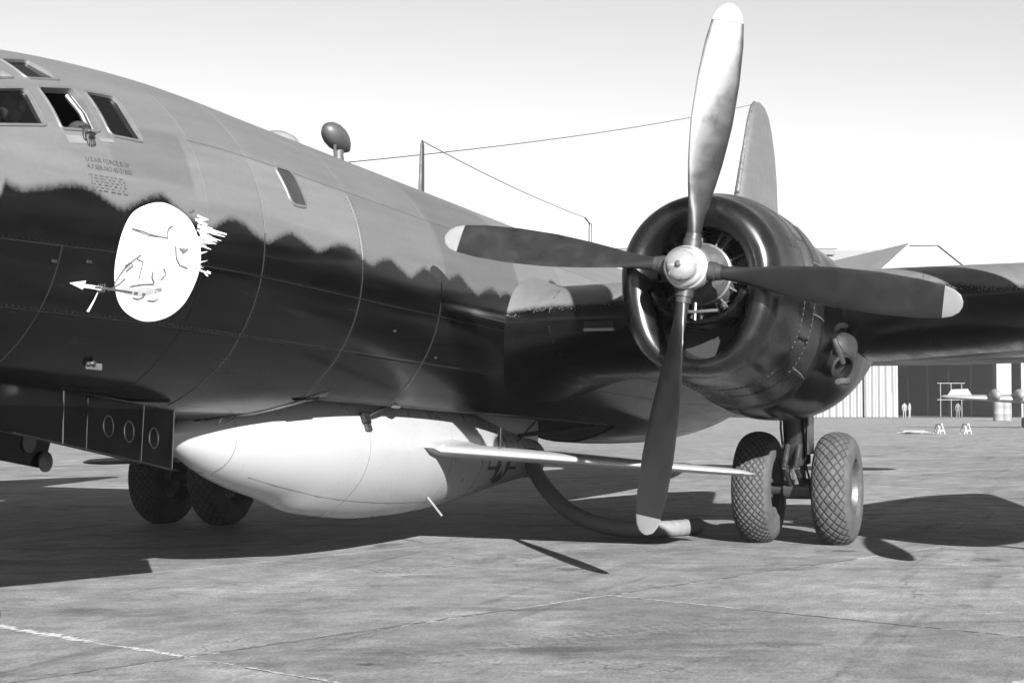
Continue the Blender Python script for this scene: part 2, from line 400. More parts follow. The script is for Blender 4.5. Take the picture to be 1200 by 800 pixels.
# rounded polygon in (s, arc metres) space
def roundpoly(poly, r=.035, n=4, scale=1.0):
    P = [Vector((s, a)) for s, a in poly]; out = []
    for i, p in enumerate(P):
        a = P[i - 1]; b = P[(i + 1) % len(P)]
        da = (a - p); db = (b - p); ra = min(r, da.length * .4); rb = min(r, db.length * .4)
        A0 = p + da.normalized() * ra; B0 = p + db.normalized() * rb
        for k in range(n + 1):
            t = k / n; out.append(A0 * (1 - t) ** 2 + p * 2 * t * (1 - t) + B0 * t * t)
    res = []
    for i, p in enumerate(out):
        q = out[(i + 1) % len(out)]; k = max(1, int((q - p).length / .06))
        res += [p.lerp(q, j / k) for j in range(k)]
    return res
RM = 1.36                                       # metres per radian used for the flat window space
def toflat(poly): return [(s, R(a) * RM) for s, a in poly]
def Fm(p, off=0.0): return F(p[0], math.degrees(p[1] / RM), off)
WIN = {
 'W1': [(8.55, 51.5), (9.286, 46.9), (9.313, 48.6), (9.298, 62.1), (8.52, 65.4)],
 'W2': [(9.457, 45.3), (9.865, 43.3), (9.904, 47.1), (9.879, 61.6), (9.45, 62.6)],
 'W3': [(10.0, 43.7), (10.332, 43.7), (10.357, 45.9), (10.357, 62.9), (10.009, 62.6), (9.979, 60.3)],
 'T1': [(8.75, 41.6), (9.207, 37.5), (9.291, 41.9), (8.78, 46.2)],
 'T2': [(9.385, 29.6), (9.739, 26.9), (9.822, 39.5), (9.425, 41.3)],
 'T3': [(8.55, 37.0), (9.16, 30.5), (9.20, 34.8), (8.62, 39.6)],
 'N1': [(7.85, 56.5), (8.40, 53.5), (8.38, 66.0), (7.85, 69.5)]}
FL = {k: roundpoly(toflat(v), .04) for k, v in WIN.items()}
def inside(p, poly):
    r = False; j = len(poly) - 1
    for i in range(len(poly)):
        a, b = poly[i], poly[j]
        if (a[1] > p[1]) != (b[1] > p[1]) and p[0] < (b[0] - a[0]) * (p[1] - a[1]) / (b[1] - a[1]) + a[0]: r = not r
        j = i
    return r
def cdt_skin(name, s0, s1, a0, a1, holes, material, off, parent, step=.05):
    vs = []; ed = []
    g = .004; b0, b1 = R(a0) * RM + g, R(a1) * RM - g; s0 += g; s1 -= g
    nx = int((s1 - s0) / step); ny = int((b1 - b0) / step)
    def loop(pts):
        o = len(vs); vs.extend([Vector(p) for p in pts]); ed.extend([(o + i, o + (i + 1) % len(pts)) for i in range(len(pts))])
    loop([(lerp(s0, s1, i / nx), b0) for i in range(nx)] + [(s1, lerp(b0, b1, i / ny)) for i in range(ny)] +
         [(lerp(s1, s0, i / nx), b1) for i in range(nx)] + [(s0, lerp(b1, b0, i / ny)) for i in range(ny)])
    for h in holes: loop(h)
    for i in range(1, nx):
        for j in range(1, ny):
            p = Vector((lerp(s0, s1, i / nx), lerp(b0, b1, j / ny)))
            if not any(inside(p, h) or min((p - q).length for q in h) < .02 for h in holes): vs.append(p)
    r = delaunay_2d_cdt(vs, ed, [], 0, 1e-5)
    fs = []
    for f in r[2]:
        c = sum((r[0][i] for i in f), Vector((0, 0))) / len(f)
        if not any(inside(c, h) for h in holes): fs.append(tuple(f))
    m = MB(); m.add([Fm(p, off) for p in r[0]], fs)
    dk = [dark_f(p[0], math.degrees(p[1] / RM)) for p in r[0]]; tn = [tone_f(p[0], math.degrees(p[1] / RM), 1.0) for p in r[0]]
    return m.build(name, material, parent, smooth=60, attrs={'dark': dk, 'tone': tn, 'chip': [0.0] * len(dk)})
holes = [FL[k] for k in FL]
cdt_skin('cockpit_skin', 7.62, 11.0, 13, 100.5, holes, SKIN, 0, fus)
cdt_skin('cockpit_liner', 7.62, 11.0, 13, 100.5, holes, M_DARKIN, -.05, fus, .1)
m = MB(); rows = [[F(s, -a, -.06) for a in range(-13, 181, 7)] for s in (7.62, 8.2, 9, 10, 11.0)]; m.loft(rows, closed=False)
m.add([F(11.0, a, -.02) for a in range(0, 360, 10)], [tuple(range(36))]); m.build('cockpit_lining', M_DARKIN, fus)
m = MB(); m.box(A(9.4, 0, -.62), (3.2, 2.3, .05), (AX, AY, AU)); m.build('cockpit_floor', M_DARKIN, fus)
def ringpoly(poly, d):
    c = sum(poly, Vector((0, 0))) / len(poly); out = []
    n = len(poly)
    for i in range(n):
        t = (poly[(i + 1) % n] - poly[i - 1]).normalized(); nn = Vector((t.y, -t.x))
        if nn.dot(poly[i] - c) < 0: nn = -nn
        out.append(poly[i] + nn * d)
    return out
def window(poly, parent, glass=True, wd=.011, name='window'):
    m = MB(); q = ringpoly(poly, wd); i1 = ringpoly(poly, -.012)
    m.loft([[Fm(p, -.06) for p in poly], [Fm(p, -.05) for p in i1], [Fm(p, .004) for p in i1], [Fm(p, .010) for p in poly], [Fm(p, .009) for p in q], [Fm(p, -.002) for p in ringpoly(q, .006)]])
    fr = m.build('window_frame', mat('frame_paint', .085, .45, .2, .15, 8), parent)
    if glass:
        m = MB(); m.add([Fm(p, -.018) for p in poly], [tuple(range(len(poly)))]); m.build('window_pane', GLASS, parent, smooth=80)
    return fr
for k in FL: window(FL[k], fus, glass=(k != 'W2'))
# slid-back pane edge in the open window
m = MB(); m.tube([F(9.79, 46.0, -.035), F(9.81, 54, -.035), F(9.80, 61.3, -.035)], .017, 6); m.build('sliding_pane_frame', M_SILV, fus)
m = MB(); m.tube([F(9.835, 46.3, -.03), F(9.855, 54, -.03), F(9.845, 61.0, -.03)], .008, 6); m.build('sliding_pane_frame', M_SILV, fus)
# side window further aft
SWp = roundpoly(toflat([(12.364, 58.5), (12.617, 58.2), (12.677, 60.3), (12.69, 71.5), (12.43, 72.1)]), .05)
cS = sum(SWp, Vector((0, 0))) / len(SWp); nS = len(SWp); m = MB(); m.add([Fm(p, .006) for p in SWp] + [Fm(cS.lerp(p, .5), .006) for p in SWp] + [Fm(cS, .006)], [(k, (k + 1) % nS, nS + (k + 1) % nS, nS + k) for k in range(nS)] + [(nS + k, nS + (k + 1) % nS, 2 * nS) for k in range(nS)]); m.build('side_window_pane', mat('dark_glass', .02, .16, 0, .3, 4), fus, smooth=80)
m = MB(); q = ringpoly(SWp, .022); m.loft([[Fm(p, .004) for p in SWp], [Fm(p, .012) for p in SWp], [Fm(p, .010) for p in q], [Fm(p, -.002) for p in ringpoly(q, .006)]]); m.build('side_window_frame', mat('frame_paint', .085), fus)
# glazed nose
m = MB(); rows = [[F(s, a) for a in range(0, 361, 10)] for s in (6.05, 6.08, 6.12, 6.2, 6.35, 6.6, 6.9, 7.25, 7.62)]; m.loft(rows, closed=False); m.build('nose_glazing', GLASS, fus, smooth=80)
for s in (6.5, 7.1, 7.60):
    m = MB(); m.tube([F(s, a, .004) for a in range(0, 361, 10)], .02, 6); m.build('nose_frame', M_SILVP, fus)
for a in range(0, 360, 30):
    m = MB(); m.tube([F(s, a, .004) for s in (6.14, 6.3, 6.6, 7, 7.3, 7.6)], .016, 6); m.build('nose_frame', M_SILVP, fus)
# lap strips along the skin joints
def strip(pts, wd, name='lap_strip', material=M_SEAM, parent=None, t=.004):
    """thin raised band along a list of (s, ang)"""
    m = MB(); P = [Vector((s, R(a) * 1.45)) for s, a in pts]; rows = []
    for i, p in enumerate(P):
        d = (P[min(i + 1, len(P) - 1)] - P[max(i - 1, 0)]).normalized(); n = Vector((-d.y, d.x)) * wd / 2
        f = lambda q, o: F(q[0], math.degrees(q[1] / 1.45), o)
        rows.append([f(p - n * 1.2, -.002), f(p - n, t), f(p + n, t), f(p + n * 1.2, -.002)])
    m.loft(rows, closed=False)
    return m.build(name, material, parent or fus, smooth=60)
def ring_strip(s, a0, a1, wd, material=M_SEAM): return strip([(s, lerp(a0, a1, i / 30)) for i in range(31)], wd, 'lap_strip', material)
def run_strip(a, s0, s1, wd, material=M_SEAM): return strip([(lerp(s0, s1, i / 24), a) for i in range(25)], wd, 'lap_strip', material)
ms2 = mat('worn_seam_paint', .005, .5, .1, .6, 6); ms3 = mat('bright_lap_edge', .125, .4, .3, .25, 6)
run_strip(100.6, 7.7, 17.6, .008, ms2); run_strip(122, 7.7, 14.0, .006, ms2); run_strip(96.5, 15.7, 17.4, .014, M_SEAM)
ring_strip(13.70, 60, 86, .010, ms3); ring_strip(13.70, 86, 146, .014, ms2); ring_strip(11.86, 86, 158, .007, ms2)
ring_strip(15.55, 86, 130, .006, ms2); ring_strip(9.35, 100, 178, .006, ms2)
strip([(13.9 + .0 * i + i * .42, 145.6) for i in range(23)], .035, 'bay_edge_angle', M_SEAM)
# rivet heads along the ring seam
m = MB()
for s, a0, a1 in ((13.66, 62, 144), (13.745, 62, 144)):
    k = a0
    while k < a1:
        p = F(s, k, .003); q = F(s, k, .012) - p
        m.lathe(p, q, [(0, .0045), (.002, .004), (.003, .001)], 6); k += 1.6
rv = m.build('rivet_row', ms2, fus); rv['kind'] = 'stuff'
m = MB()
for s_ in (11.89, 15.58):
    k = 86
    while k < 140:
        p = F(s_, k, .001); m.lathe(p, F(s_, k, .01) - p, [(0, .0042), (.002, .0036), (.003, .001)], 6); k += 1.8
for a_ in (99.7, 121.2):
    s_ = 8.0
    while s_ < 17.3:
        p = F(s_, a_, .001); m.lathe(p, F(s_, a_, .01) - p, [(0, .0042), (.002, .0036), (.003, .001)], 6); s_ += .06
rv2 = m.build('rivet_row', mat('rivet_paint', .005, .4, 0, .5, 3), fus); rv2['kind'] = 'stuff'

# bay lining, bulkheads
m = MB(); zt = -.15
for sd in (-1, 1):
    m.add([A(12.95, sd * .80, -1.20), A(23.5, sd * .80, -1.20), A(23.5, sd * .80, zt), A(12.95, sd * .80, zt)], [(0, 1, 2, 3)])
m.add([A(12.95, -.8, zt), A(23.5, -.8, zt), A(23.5, .8, zt), A(12.95, .8, zt)], [(0, 1, 2, 3)])
m.build('bay_lining', M_DARKIN, fus, smooth=0)
for s in (12.92, 23.58):
    m = MB(); aa = [180 + 40 * (i / 12 - .5) * 2 for i in range(13)]
    m.add([A(s, .8, zt), A(s, -.8, zt)] + [F(s, a, -.02) for a in aa], [tuple(range(15))]); m.build('bay_bulkhead', mat('bulkhead_grey', .04, .6), fus, smooth=0)
for s in (14.2, 15.6, 17, 18.6, 20.2, 21.8):
    m = MB(); m.box(A(s, -.77, -.65), (.06, .06, 1.0), (AX, AY, AU)); m.build('bay_frame', M_GREYM, fus)
# torn fairing lip at the bay's front
m = MB(); rows = []
for i in range(20):
    s = 12.93 + i * .062; c = cut(s)
    rows.append([F(s, c - 5, .004), F(s, c - 2.5, .010 + .003 * math.sin(i)), F(s, c + .6 + .7 * math.sin(i * 1.9), -.008), F(s, c + 1.4 + .8 * math.sin(i * 1.3), -.07)])
m.loft(rows, closed=False); m.build('bay_lip', mat('lip_metal', .035, .28, .6, .4, 5), fus, smooth=60)
m = MB(); m.prism([F(13.62, 147.5, .02), F(14.05, 144.8, .02), F(14.12, 147.6, -.05)], (0, .02, 0)); m.build('torn_plate', M_BLACKD, fus, smooth=0)
m = MB(); m.tube([F(13.05 + .25 * t, 166 + 5 * math.sin(PI * t), .01 + .05 * math.sin(PI * t)) for t in [i / 8 for i in range(9)]], .006, 6); m.build('pull_loop', M_SILV, fus)
# wing-root fillet ring and small fittings
m = MB()
for i in range(5):
    p = F(10.23 + random.uniform(-.06, .06), 139.5 + random.uniform(-1.6, 1.6), .015); m.lathe(p, Vector((0, -.5, -.8)), [(0, .02), (.02, .018), (.025, .004)], 8)
m.build('drain_fitting', M_STEEL, fus)
m = MB(); m.box(F(10.3, 140, .02), (.16, .03, .05), (AX, AY, AU)); m.build('drain_fitting', M_SILV, fus)
for s, a in ((14.6, 110), (9.3, 105.5), (9.65, 104.5), (15.8, 118)):
    m = MB(); m.box(F(s, a, .004), (.05, .012, .02), (AX, AY, AU)); m.build('fastener', M_SEAM, fus)

# ---- paint decals: oval, arrow, strokes, stencil text
def decal(poly, off, material, name, parent=None, flat=True, step=.08):
    """filled outline in (s, ang) laid just off the skin"""
    P = [Vector((s, R(a) * 1.45)) for s, a in poly] if flat else poly
    D = []
    for i, p in enumerate(P):
        q = P[(i + 1) % len(P)]; k = max(1, int((q - p).length / step)); D += [p.lerp(q, j / k) for j in range(k)]
    xs = [p.x for p in D]; ys = [p.y for p in D]; vs = list(D); ed = [(i, (i + 1) % len(D)) for i in range(len(D))]
    x = min(xs) + step
    while x < max(xs):
        y = min(ys) + step
        while y < max(ys):
            v = Vector((x, y))
            if inside(v, D) and min((v - d).length for d in D) > step * .3: vs.append(v)
            y += step
        x += step
    r = delaunay_2d_cdt(vs, ed, [], 0, 1e-6)
    fs = [tuple(f) for f in r[2] if inside(sum((r[0][i] for i in f), Vector((0, 0))) / 3, D)]
    m = MB(); m.add([F(p.x, math.degrees(p.y / 1.45), off) for p in r[0]], fs)
    return m.build(name, material, parent or fus, smooth=80)
OV = [(9.977, 109.8), (9.922, 103.1), (9.94, 95.0), (10.032, 88.6), (10.191, 85.1), (10.394, 83.2), (10.586, 84.2), (10.767, 87.5), (10.891, 93.8), (10.94, 100.4), (10.925, 107.5), (10.866, 114.4), (10.728, 119.2), (10.505, 121.3), (10.264, 119.5), (10.094, 115.7)]
ovs = []
for i in range(len(OV)):
    p0, p1, p2, p3 = (Vector(OV[(i + k) % len(OV)]) for k in (-1, 0, 1, 2))
    for t in (0, .25, .5, .75):
        ovs.append(tuple(.5 * (2 * p1 + (p2 - p0) * t + (2 * p0 - 5 * p1 + 4 * p2 - p3) * t * t + (3 * p1 - p0 - 3 * p2 + p3) * t ** 3)))
art = decal(ovs, .0075, M_ARTW, 'nose_art_oval')
def px(x, y):
    """art sheet units: the oval's box is 85..265 by 230..385; returns (s, ang)"""
    s = 9.945 + (x - 134) * .0100 - (y - 307) * .0013 + max(0, x - 180) * .0004
    return (s, 103.4 + (y - 307) * .265 - (x - 134) * .047)
def stroke(pts, wd, material, off=.0095, name='painted_stroke'):
    P = [px(*p) for p in pts]; m = MB(); rows = []; Q = [Vector((s, R(a) * 1.45)) for s, a in P]
    for i, p in enumerate(Q):
        d = (Q[min(i + 1, len(Q) - 1)] - Q[max(i - 1, 0)]).normalized(); wv = wd[i] if isinstance(wd, (list, tuple)) else wd
        n = Vector((-d.y, d.x)) * wv / 2
        rows.append([F(q.x, math.degrees(q.y / 1.45), off) for q in (p - n, p + n)])
    m.loft(rows, closed=False)
    return m.build(name, material, art, smooth=80)
mw1 = mat('art_wash', .27, .6, 0, .25, 14); mw2 = mat('art_wash_dark', .13, .6, 0, .3, 14)
for pts_, mm_ in (([(143, 322), (149, 311), (156, 306), (160, 314), (158, 328), (149, 332)], mw1), ([(196, 289), (205, 284), (214, 290), (215, 306), (206, 312), (199, 302)], mw1), ([(178, 318), (187, 314), (194, 320), (193, 331), (184, 335), (179, 328)], mw1),
                  ([(150, 340), (165, 338), (184, 341), (196, 347), (180, 353), (160, 350)], mw1), ([(172, 262), (182, 257), (191, 262), (188, 272), (178, 274)], mw1), ([(144, 314), (148, 309), (151, 313), (147, 319)], mw2), ([(203, 294), (208, 291), (210, 297), (206, 301)], mw2), ([(188, 343), (196, 341), (199, 346), (192, 349)], mw2)):
    decal([px(*p) for p in pts_], .0085, mm_, 'painted_wash', art, step=.05)
stroke([(122, 338), (135, 340), (150, 343.5), (166, 347)], .02, M_INKG)
stroke([(108, 335), (118, 337), (130, 340)], .03, M_ARTW)
m_ar = stroke([(94, 331), (110, 334.5)], [.005, .075], M_ARTW)
for k in range(4): stroke([(124 + k * 2.2, 334), (128 + k * 2.2, 345)], .012, M_INKG)
stroke([(168, 347.5), (173, 348.5)], .025, M_INKG); stroke([(178, 349), (182, 350.5)], .025, M_INKG)
stroke([(139, 268), (150, 271), (163, 276), (184, 281)], .012, M_INKG); stroke([(140, 269), (160, 277), (172, 279)], .008, M_INKG)
stroke([(184, 281), (182, 275), (183, 269), (187, 266)], .012, M_INK)
stroke([(128, 345), (129, 355), (130, 370)], [.012, .02, .03], M_ARTW)
for p in ([(141, 334), (144, 318), (150, 308), (158, 300)], [(144, 313), (149, 309), (153, 313), (148, 320)], [(155, 305), (163, 309), (166, 330)], [(160, 339), (172, 337), (186, 337)],
          [(195, 290), (200, 305), (207, 314), (218, 318)], [(201, 293), (207, 299), (211, 294)], [(178, 322), (181, 330), (186, 336)], [(190, 318), (195, 325), (192, 332)], [(170, 354), (177, 356), (182, 353)], [(188, 358), (196, 359), (199, 356)], [(138, 343), (147, 335), (150, 329)], [(212, 246), (206, 249)]):
    stroke(p, .014, M_INKG)
for x0, y0, x1, y1, wv in ((214, 258, 231, 258, .022), (216, 253, 229, 257, .02), (218, 266, 258, 276, .03), (222, 275, 252, 284, .012), (225, 280, 246, 288, .014), (222, 270, 256, 279, .016), (224, 316, 249, 325, .018), (240, 322, 247, 328, .02), (243, 321, 249, 323, .012)):
    stroke([(x0, y0), ((x0 + x1) / 2, (y0 + y1) / 2 + .6), (x1, y1)], [wv, wv * .8, wv * .35], M_ARTW, .0085)
for k in range(30):                              # loose feather strokes beyond the oval's edge
    y0 = random.uniform(256, 320); L_ = random.uniform(8, 20) * (1.4 if y0 < 285 else .8); sl_ = (.28 if y0 < 290 else -.15) + random.uniform(-.12, .12); x0 = random.uniform(216, 226)
    stroke([(x0, y0), (x0 + L_ * .5, y0 + L_ * .5 * sl_ + .3), (x0 + L_, y0 + L_ * sl_)], [.016, .013, .004], M_ARTW if k % 3 else mw1, .0085 + .0001 * k)
def text_mesh(body, size, mapf, name, material, parent, align='LEFT'):
    cu = bpy.data.curves.new('stencil_text', 'FONT'); cu.body = body; cu.size = size; cu.align_x = align; cu.resolution_u = 2
    o = bpy.data.objects.new('stencil_text', cu); C.objects.link(o)
    dg = bpy.context.evaluated_depsgraph_get(); me = o.evaluated_get(dg).to_mesh()
    m = MB(); m.add([mapf(v.co.x, v.co.y) for v in me.vertices], [tuple(p.vertices) for p in me.polygons])
    o.to_mesh_clear(); bpy.data.objects.remove(o); bpy.data.curves.remove(cu)
    return m.build(name, material, parent, smooth=0)
def stencil(s0, a0):
    return lambda x, y: F(s0 + x - y * .03, a0 - math.degrees(y / 1.43) + x * .9, .003)
text_mesh('U.S.AIR FORCE B-29', .055, stencil(9.60, 73.0), 'stencil_lettering', M_INK, fus)
text_mesh('A.F.SER.NO.45-21800', .055, stencil(9.60, 75.4), 'stencil_lettering', M_INK, fus)
for k in range(6):                             # small print, only rows of marks at this size
    m = MB(); x = 9.60 + (.02 if k else 0)
    while x < 10.0 - .05 * (k == 0):
        L = random.uniform(.012, .05); a = 77.2 + k * .95 + (x - 9.6) * .9
        m.add([F(x, a, .003), F(x + L, a + .02, .003), F(x + L, a + .42, .003), F(x, a + .40, .003)], [(0, 1, 2, 3)]); x += L + random.uniform(.012, .035)
    m.build('small_print_row', M_INKG if k not in (3, 5) else M_INK, fus, smooth=0)['kind'] = 'stuff'
# faded lighter touch-up below the open window
decal([(9.46, 64.8), (9.70, 64.2), (9.71, 66.8), (9.47, 67.6)], .0025, mat('touch_up_paint', .15, .45, .2, .1, 20), 'touch_up_patch')
decal([(9.82, 64.2), (9.98, 64.0), (9.99, 65.2), (9.83, 65.6)], .0025, mat('touch_up_paint', .15), 'touch_up_patch')

# ---- antennas on the spine
m = MB(); pr = [(-.27, .001), (-.262, .035), (-.24, .07), (-.18, .108), (-.10, .13), (0, .134), (.10, .118), (.20, .08), (.28, .035), (.305, .01), (.308, .001)]
dfa = (AX - AU * .30).normalized()
m.lathe(A(15.87, 0, 1.78), dfa, pr, 28); loopa = m.build('direction_finder_housing', mat('loop_housing', .035, .42, 0, .2, 5), bomber)
m = MB(); m.lathe(A(15.92, 0, 1.40), AU, [(0, .085), (.06, .06), (.08, .066), (.12, .056), (.16, .064), (.2, .054), (.24, .062), (.3, .055)], 18); m.build('pedestal', mat('pedestal_grey', .04, .5, .2, .3, 9), loopa)
for dx in (-.15,):
    m = MB(); m.tube([A(15.90 + dx, -.05, 1.40), A(15.92 + dx, -.03, 1.72)], .018, 6); m.build('pedestal_stay', mat('pedestal_grey', .04), loopa)
m = MB(); m.lathe(A(14.55, 0, 1.42), AU, [(0, .25), (.06, .235), (.12, .19), (.165, .10), (.175, .01)], 24); m.build('astrodome', mat('dome_plastic', .13, .15, 0, .1, 4), bomber)
m = MB(); m.lathe(A(18.15, 0, 1.42), AU, [(0, .032), (.3, .028), (.72, .02), (.78, .008)], 8, ry=2.2); mast1 = m.build('antenna_mast', M_STEEL, bomber)
m = MB(); m.tube([A(24.75, 0, 1.42), A(24.75, 0, 2.12)], .028, 8); mast2 = m.build('antenna_mast', M_STEEL, bomber)
m = MB(); m.tube([A(24.75, 0, 2.10), A(24.42, -.02, 2.16)], .014, 6); m.build('mast_arm', M_STEEL, mast2)
def sag(p, q, d, n=16): return [p.lerp(q, i / n) - Vector((0, 0, d * 4 * (i / n) * (1 - i / n))) for i in range(n + 1)]
m = MB(); m.tube(sag(A(18.16, 0, 2.19), A(24.42, -.02, 2.16), .05), .006, 5); m.build('antenna_wire', M_BLACKD, bomber)
m = MB(); m.tube(sag(A(15.9, .1, 1.50), A(37.2, 0, 6.80), .12), .006, 5); m.build('antenna_wire', M_BLACKD, bomber)

# ---------------------------------------------------------------- wings
WS = [(1.15, 17.32, 5.5, .30), (1.42, 17.40, 5.4, .235), (1.75, 17.47, 5.25, .205), (2.6, 17.52, 5.15, .205), (4.34, 17.65, 4.9, .205), (6.5, 17.92, 4.5, .20), (8.75, 18.2, 4.05, .19), (13, 18.75, 3.4, .16), (18, 19.4, 2.7, .13), (20.6, 19.8, 2.2, .11), (21.3, 20.1, 1.6, .10), (21.5, 20.5, .8, .09)]
INC = R(3.3)
def wing_pt(y, s, u, sd):
    """y outboard distance, s, u relative to wing datum"""
    return A(s, sd * y, u)
def airfoil(n=40):
    out = []
    for i in range(n + 1):
        x = .5 * (1 - math.cos(PI * i / n)); out.append(x)
    th = lambda x: 5 * (.2969 * math.sqrt(x) - .126 * x - .3516 * x * x + .2843 * x ** 3 - .1036 * x ** 4)
    up = [(x, th(x) * 1.08 + .02 * math.sin(PI * x)) for x in out[::-1]]; lo = [(x, -th(x) * .92 + .02 * math.sin(PI * x)) for x in out[1:-1]]
    return up, lo
AFU, AFL = airfoil()
def wing(sd):
    m = MB(); rows = []; dk = []; tn = []; ch = []
    ys = []
    for p, q in zip(WS, WS[1:]):
        k = max(1, int((q[0] - p[0]) / .22)) if q[0] < 9 else 3
        ys += [lerp(p[0], q[0], i / k) for i in range(k)]
    ys.append(WS[-1][0])
    for y in ys:
        le, c, tk = (interp(y, WS, j) for j in (1, 2, 3)); u0 = -.36 + .054 * y if y < 9 else .126 + (y - 9) * .075
        row = []
        wv = .15 + .035 * math.sin(y * 4.1 + .6) + .045 * math.cos(y * 2.3) + (.0 if y < 5 else -.03)
        for part, pts in ((1, AFU), (-1, AFL)):
            for x, t in pts:
                s = le + x * c; u = t * tk * c
                ds = s - (le + .4 * c)
                row.append(wing_pt(y, le + .4 * c + ds * math.cos(INC) + u * math.sin(INC), u0 - ds * math.sin(INC) + u * math.cos(INC), sd))
                if part == 1: dk.append((wv - u) if x < .25 else -.5)
                else: dk.append(.5)
                tn.append(.95 if part == 1 else 1.0)
                ch.append(max(0.0, 1 - abs(u - wv * .75) / .07) * (1.0 if (x < .15 and part == 1) else 0) * (1.25 if y > 6 else .9))
        rows.append(row)
    n = len(rows[0]); m.loft(rows, True, True)
    o = m.build('wing', SKIN, bomber, smooth=50, attrs={'dark': dk, 'tone': tn, 'chip': ch})
    return o
def on_wing(y, xc, part=1, off=0.0, sd=-1):
    le, c, tk = (interp(y, WS, j) for j in (1, 2, 3)); u0 = -.36 + .054 * y if y < 9 else .126 + (y - 9) * .075
    th = 5 * (.2969 * math.sqrt(xc) - .126 * xc - .3516 * xc * xc + .2843 * xc ** 3 - .1036 * xc ** 4)
    t = (th * 1.08 if part == 1 else -th * .92) + .02 * math.sin(PI * xc)
    u = t * tk * c + off * part; ds = xc * c - .4 * c
    return A(le + .4 * c + ds * math.cos(INC) + u * math.sin(INC), sd * y, u0 - ds * math.sin(INC) + u * math.cos(INC))
wl = wing(-1); wr = wing(1)
for sd, wo in ((-1, wl), (1, wr)):
    for y0, y1 in ((1.62, 3.5), (5.2, 7.9), (9.6, 12.5)):
        m = MB(); rows = []
        for y in (y0, (y0 + y1) / 2, y1):
            le, c, tk = (interp(y, WS, j) for j in (1, 2, 3)); te = A(le + c * .82, sd * y, -.36 + .054 * y - .36 * c * math.sin(INC) - .05)
            d = (AX * math.cos(R(7)) - AU * math.sin(R(7))); nrm = (AX * math.sin(R(7)) + AU * math.cos(R(7))); fc = c * .22
            rows.append([te + d * (fc * t) + nrm * h for t, h in ((0, 0), (.08, .07), (.35, .08), (1, .008), (1, 0), (.4, -.05), (.08, -.05))])
        m.loft(rows, True, True); m.build('flap', M_BLACK, wo, smooth=40)
# leading-edge slot with a bright lip on the inboard port wing
m = MB(); c0 = on_wing(2.55, .004, -1, .01); m.box(c0 + Vector((-.012, 0, .0)), (.05, .34, .075)); sl = m.build('leading_edge_slot', M_DARKIN, wl, smooth=0)
m = MB(); m.box(c0 + Vector((-.02, 0, -.055)), (.06, .36, .03)); m.build('slot_lip', M_SILVP, wl, smooth=0)
for y in (1.95, 3.0, 6.1, 7.3):                 # skin laps across the leading edge
    m = MB(); m.tube([on_wing(y, x, 1, .001) for x in (.3, .2, .12, .06, .03, .01, .003)] + [on_wing(y, x, -1, .001) for x in (.003, .01, .03, .08, .18, .3)], .004, 5); m.build('lap_strip', ms2, wl)
# tail
def slab_surface(poly, thick, axis, name, material, parent, conv):
    m = MB(); n = len(poly); cx = sum(p[0] for p in poly) / n; cy = sum(p[1] for p in poly) / n
    rings = []
    for k, t in ((1.0, 0), (.985, .45), (.9, .8), (.6, 1.0)):
        rings.append([conv(cx + (p[0] - cx) * k, cy + (p[1] - cy) * k, thick / 2 * t) for p in poly])
    lo = [[conv(cx + (p[0] - cx) * k, cy + (p[1] - cy) * k, -thick / 2 * t) for p in poly] for k, t in ((.6, 1.0), (.9, .8), (.985, .45))]
    m.loft(lo + rings, True, True)
    n_ = len(m.v)
    return m.build(name, material, parent, smooth=60, attrs={'dark': [-1.0] * n_, 'tone': [.85] * n_, 'chip': [0.0] * n_})
FIN = [(31.5, .9), (33.3, 2.0), (34.25, 3.1), (35.05, 4.3), (35.65, 5.4), (36.1, 6.15), (36.4, 6.5), (36.7, 6.68), (37.1, 6.8), (37.6, 6.78), (38.05, 6.62), (38.4, 6.3), (38.7, 5.8), (38.87, 5.2), (38.97, 4.2), (39.0, 2.8), (38.9, .85)]
fin = slab_surface(FIN, .46, None, 'tail_fin', SKIN, bomber, lambda s, u, t: A(s, t * max(.35, 1.15 - u * .11), u))
m = MB(); m.tube([A(37.45, -.19 * max(.35, 1.15 - u * .11) - .01, u) for u in (1.2, 2.5, 4, 5.4, 6.3)], .012, 5); m.build('rudder_hinge_line', M_SEAM, fin)
m = MB(); m.tube([A(s - .03, 0, u) for s, u in FIN[3:8]], .05, 8); m.build('fin_leading_edge', M_SILV, fin)
for sd in (-1, 1):
    TPL = [(34.6, .3), (35.1, 2.5), (35.7, 5.2), (36.2, 6.2), (36.9, 6.55), (37.6, 6.3), (38.1, 5.0), (38.3, 2.5), (38.4, .3)]
    slab_surface(TPL, .34, None, 'tailplane', SKIN, bomber, lambda s, y, t, sd=sd: A(s, sd * y, .75 + t))

# ---------------------------------------------------------------- engine nacelle (port inboard), copied for the others
NY = -4.34; NU = .06
def P3(s, y, u): return A(s, NY + y, NU + u)
NST = [(15.30, .80, .78, 1.00), (15.7, .86, .87, 1.06), (16.3, .88, .90, 1.12), (16.75, .885, .90, 1.17), (16.95, .86, .86, 1.20), (17.4, .88, .82, 1.27), (18.0, .93, .78, 1.31), (18.8, .97, .74, 1.31), (19.6, .96, .68, 1.24), (20.6, .88, .62, 1.05), (22, .70, .56, .72), (23.8, .42, .42, .36), (25.4, .10, .12, .08)]
def contour(wd, t, b, n=72):
    out = []
    for k in range(n):
        a = 2 * PI * k / n; x, z = math.sin(a), math.cos(a)
        e = 2.0 if z > 0 else 2.35
        q = (abs(x) ** e + abs(z) ** e) ** (1 / e); x /= q; z /= q
        out.append((x * wd, z * (t if z > 0 else b)))
    return out
def nring(s, wd, t, b, n=72): return [P3(s, x, z) for x, z in contour(wd, t, b, n)]
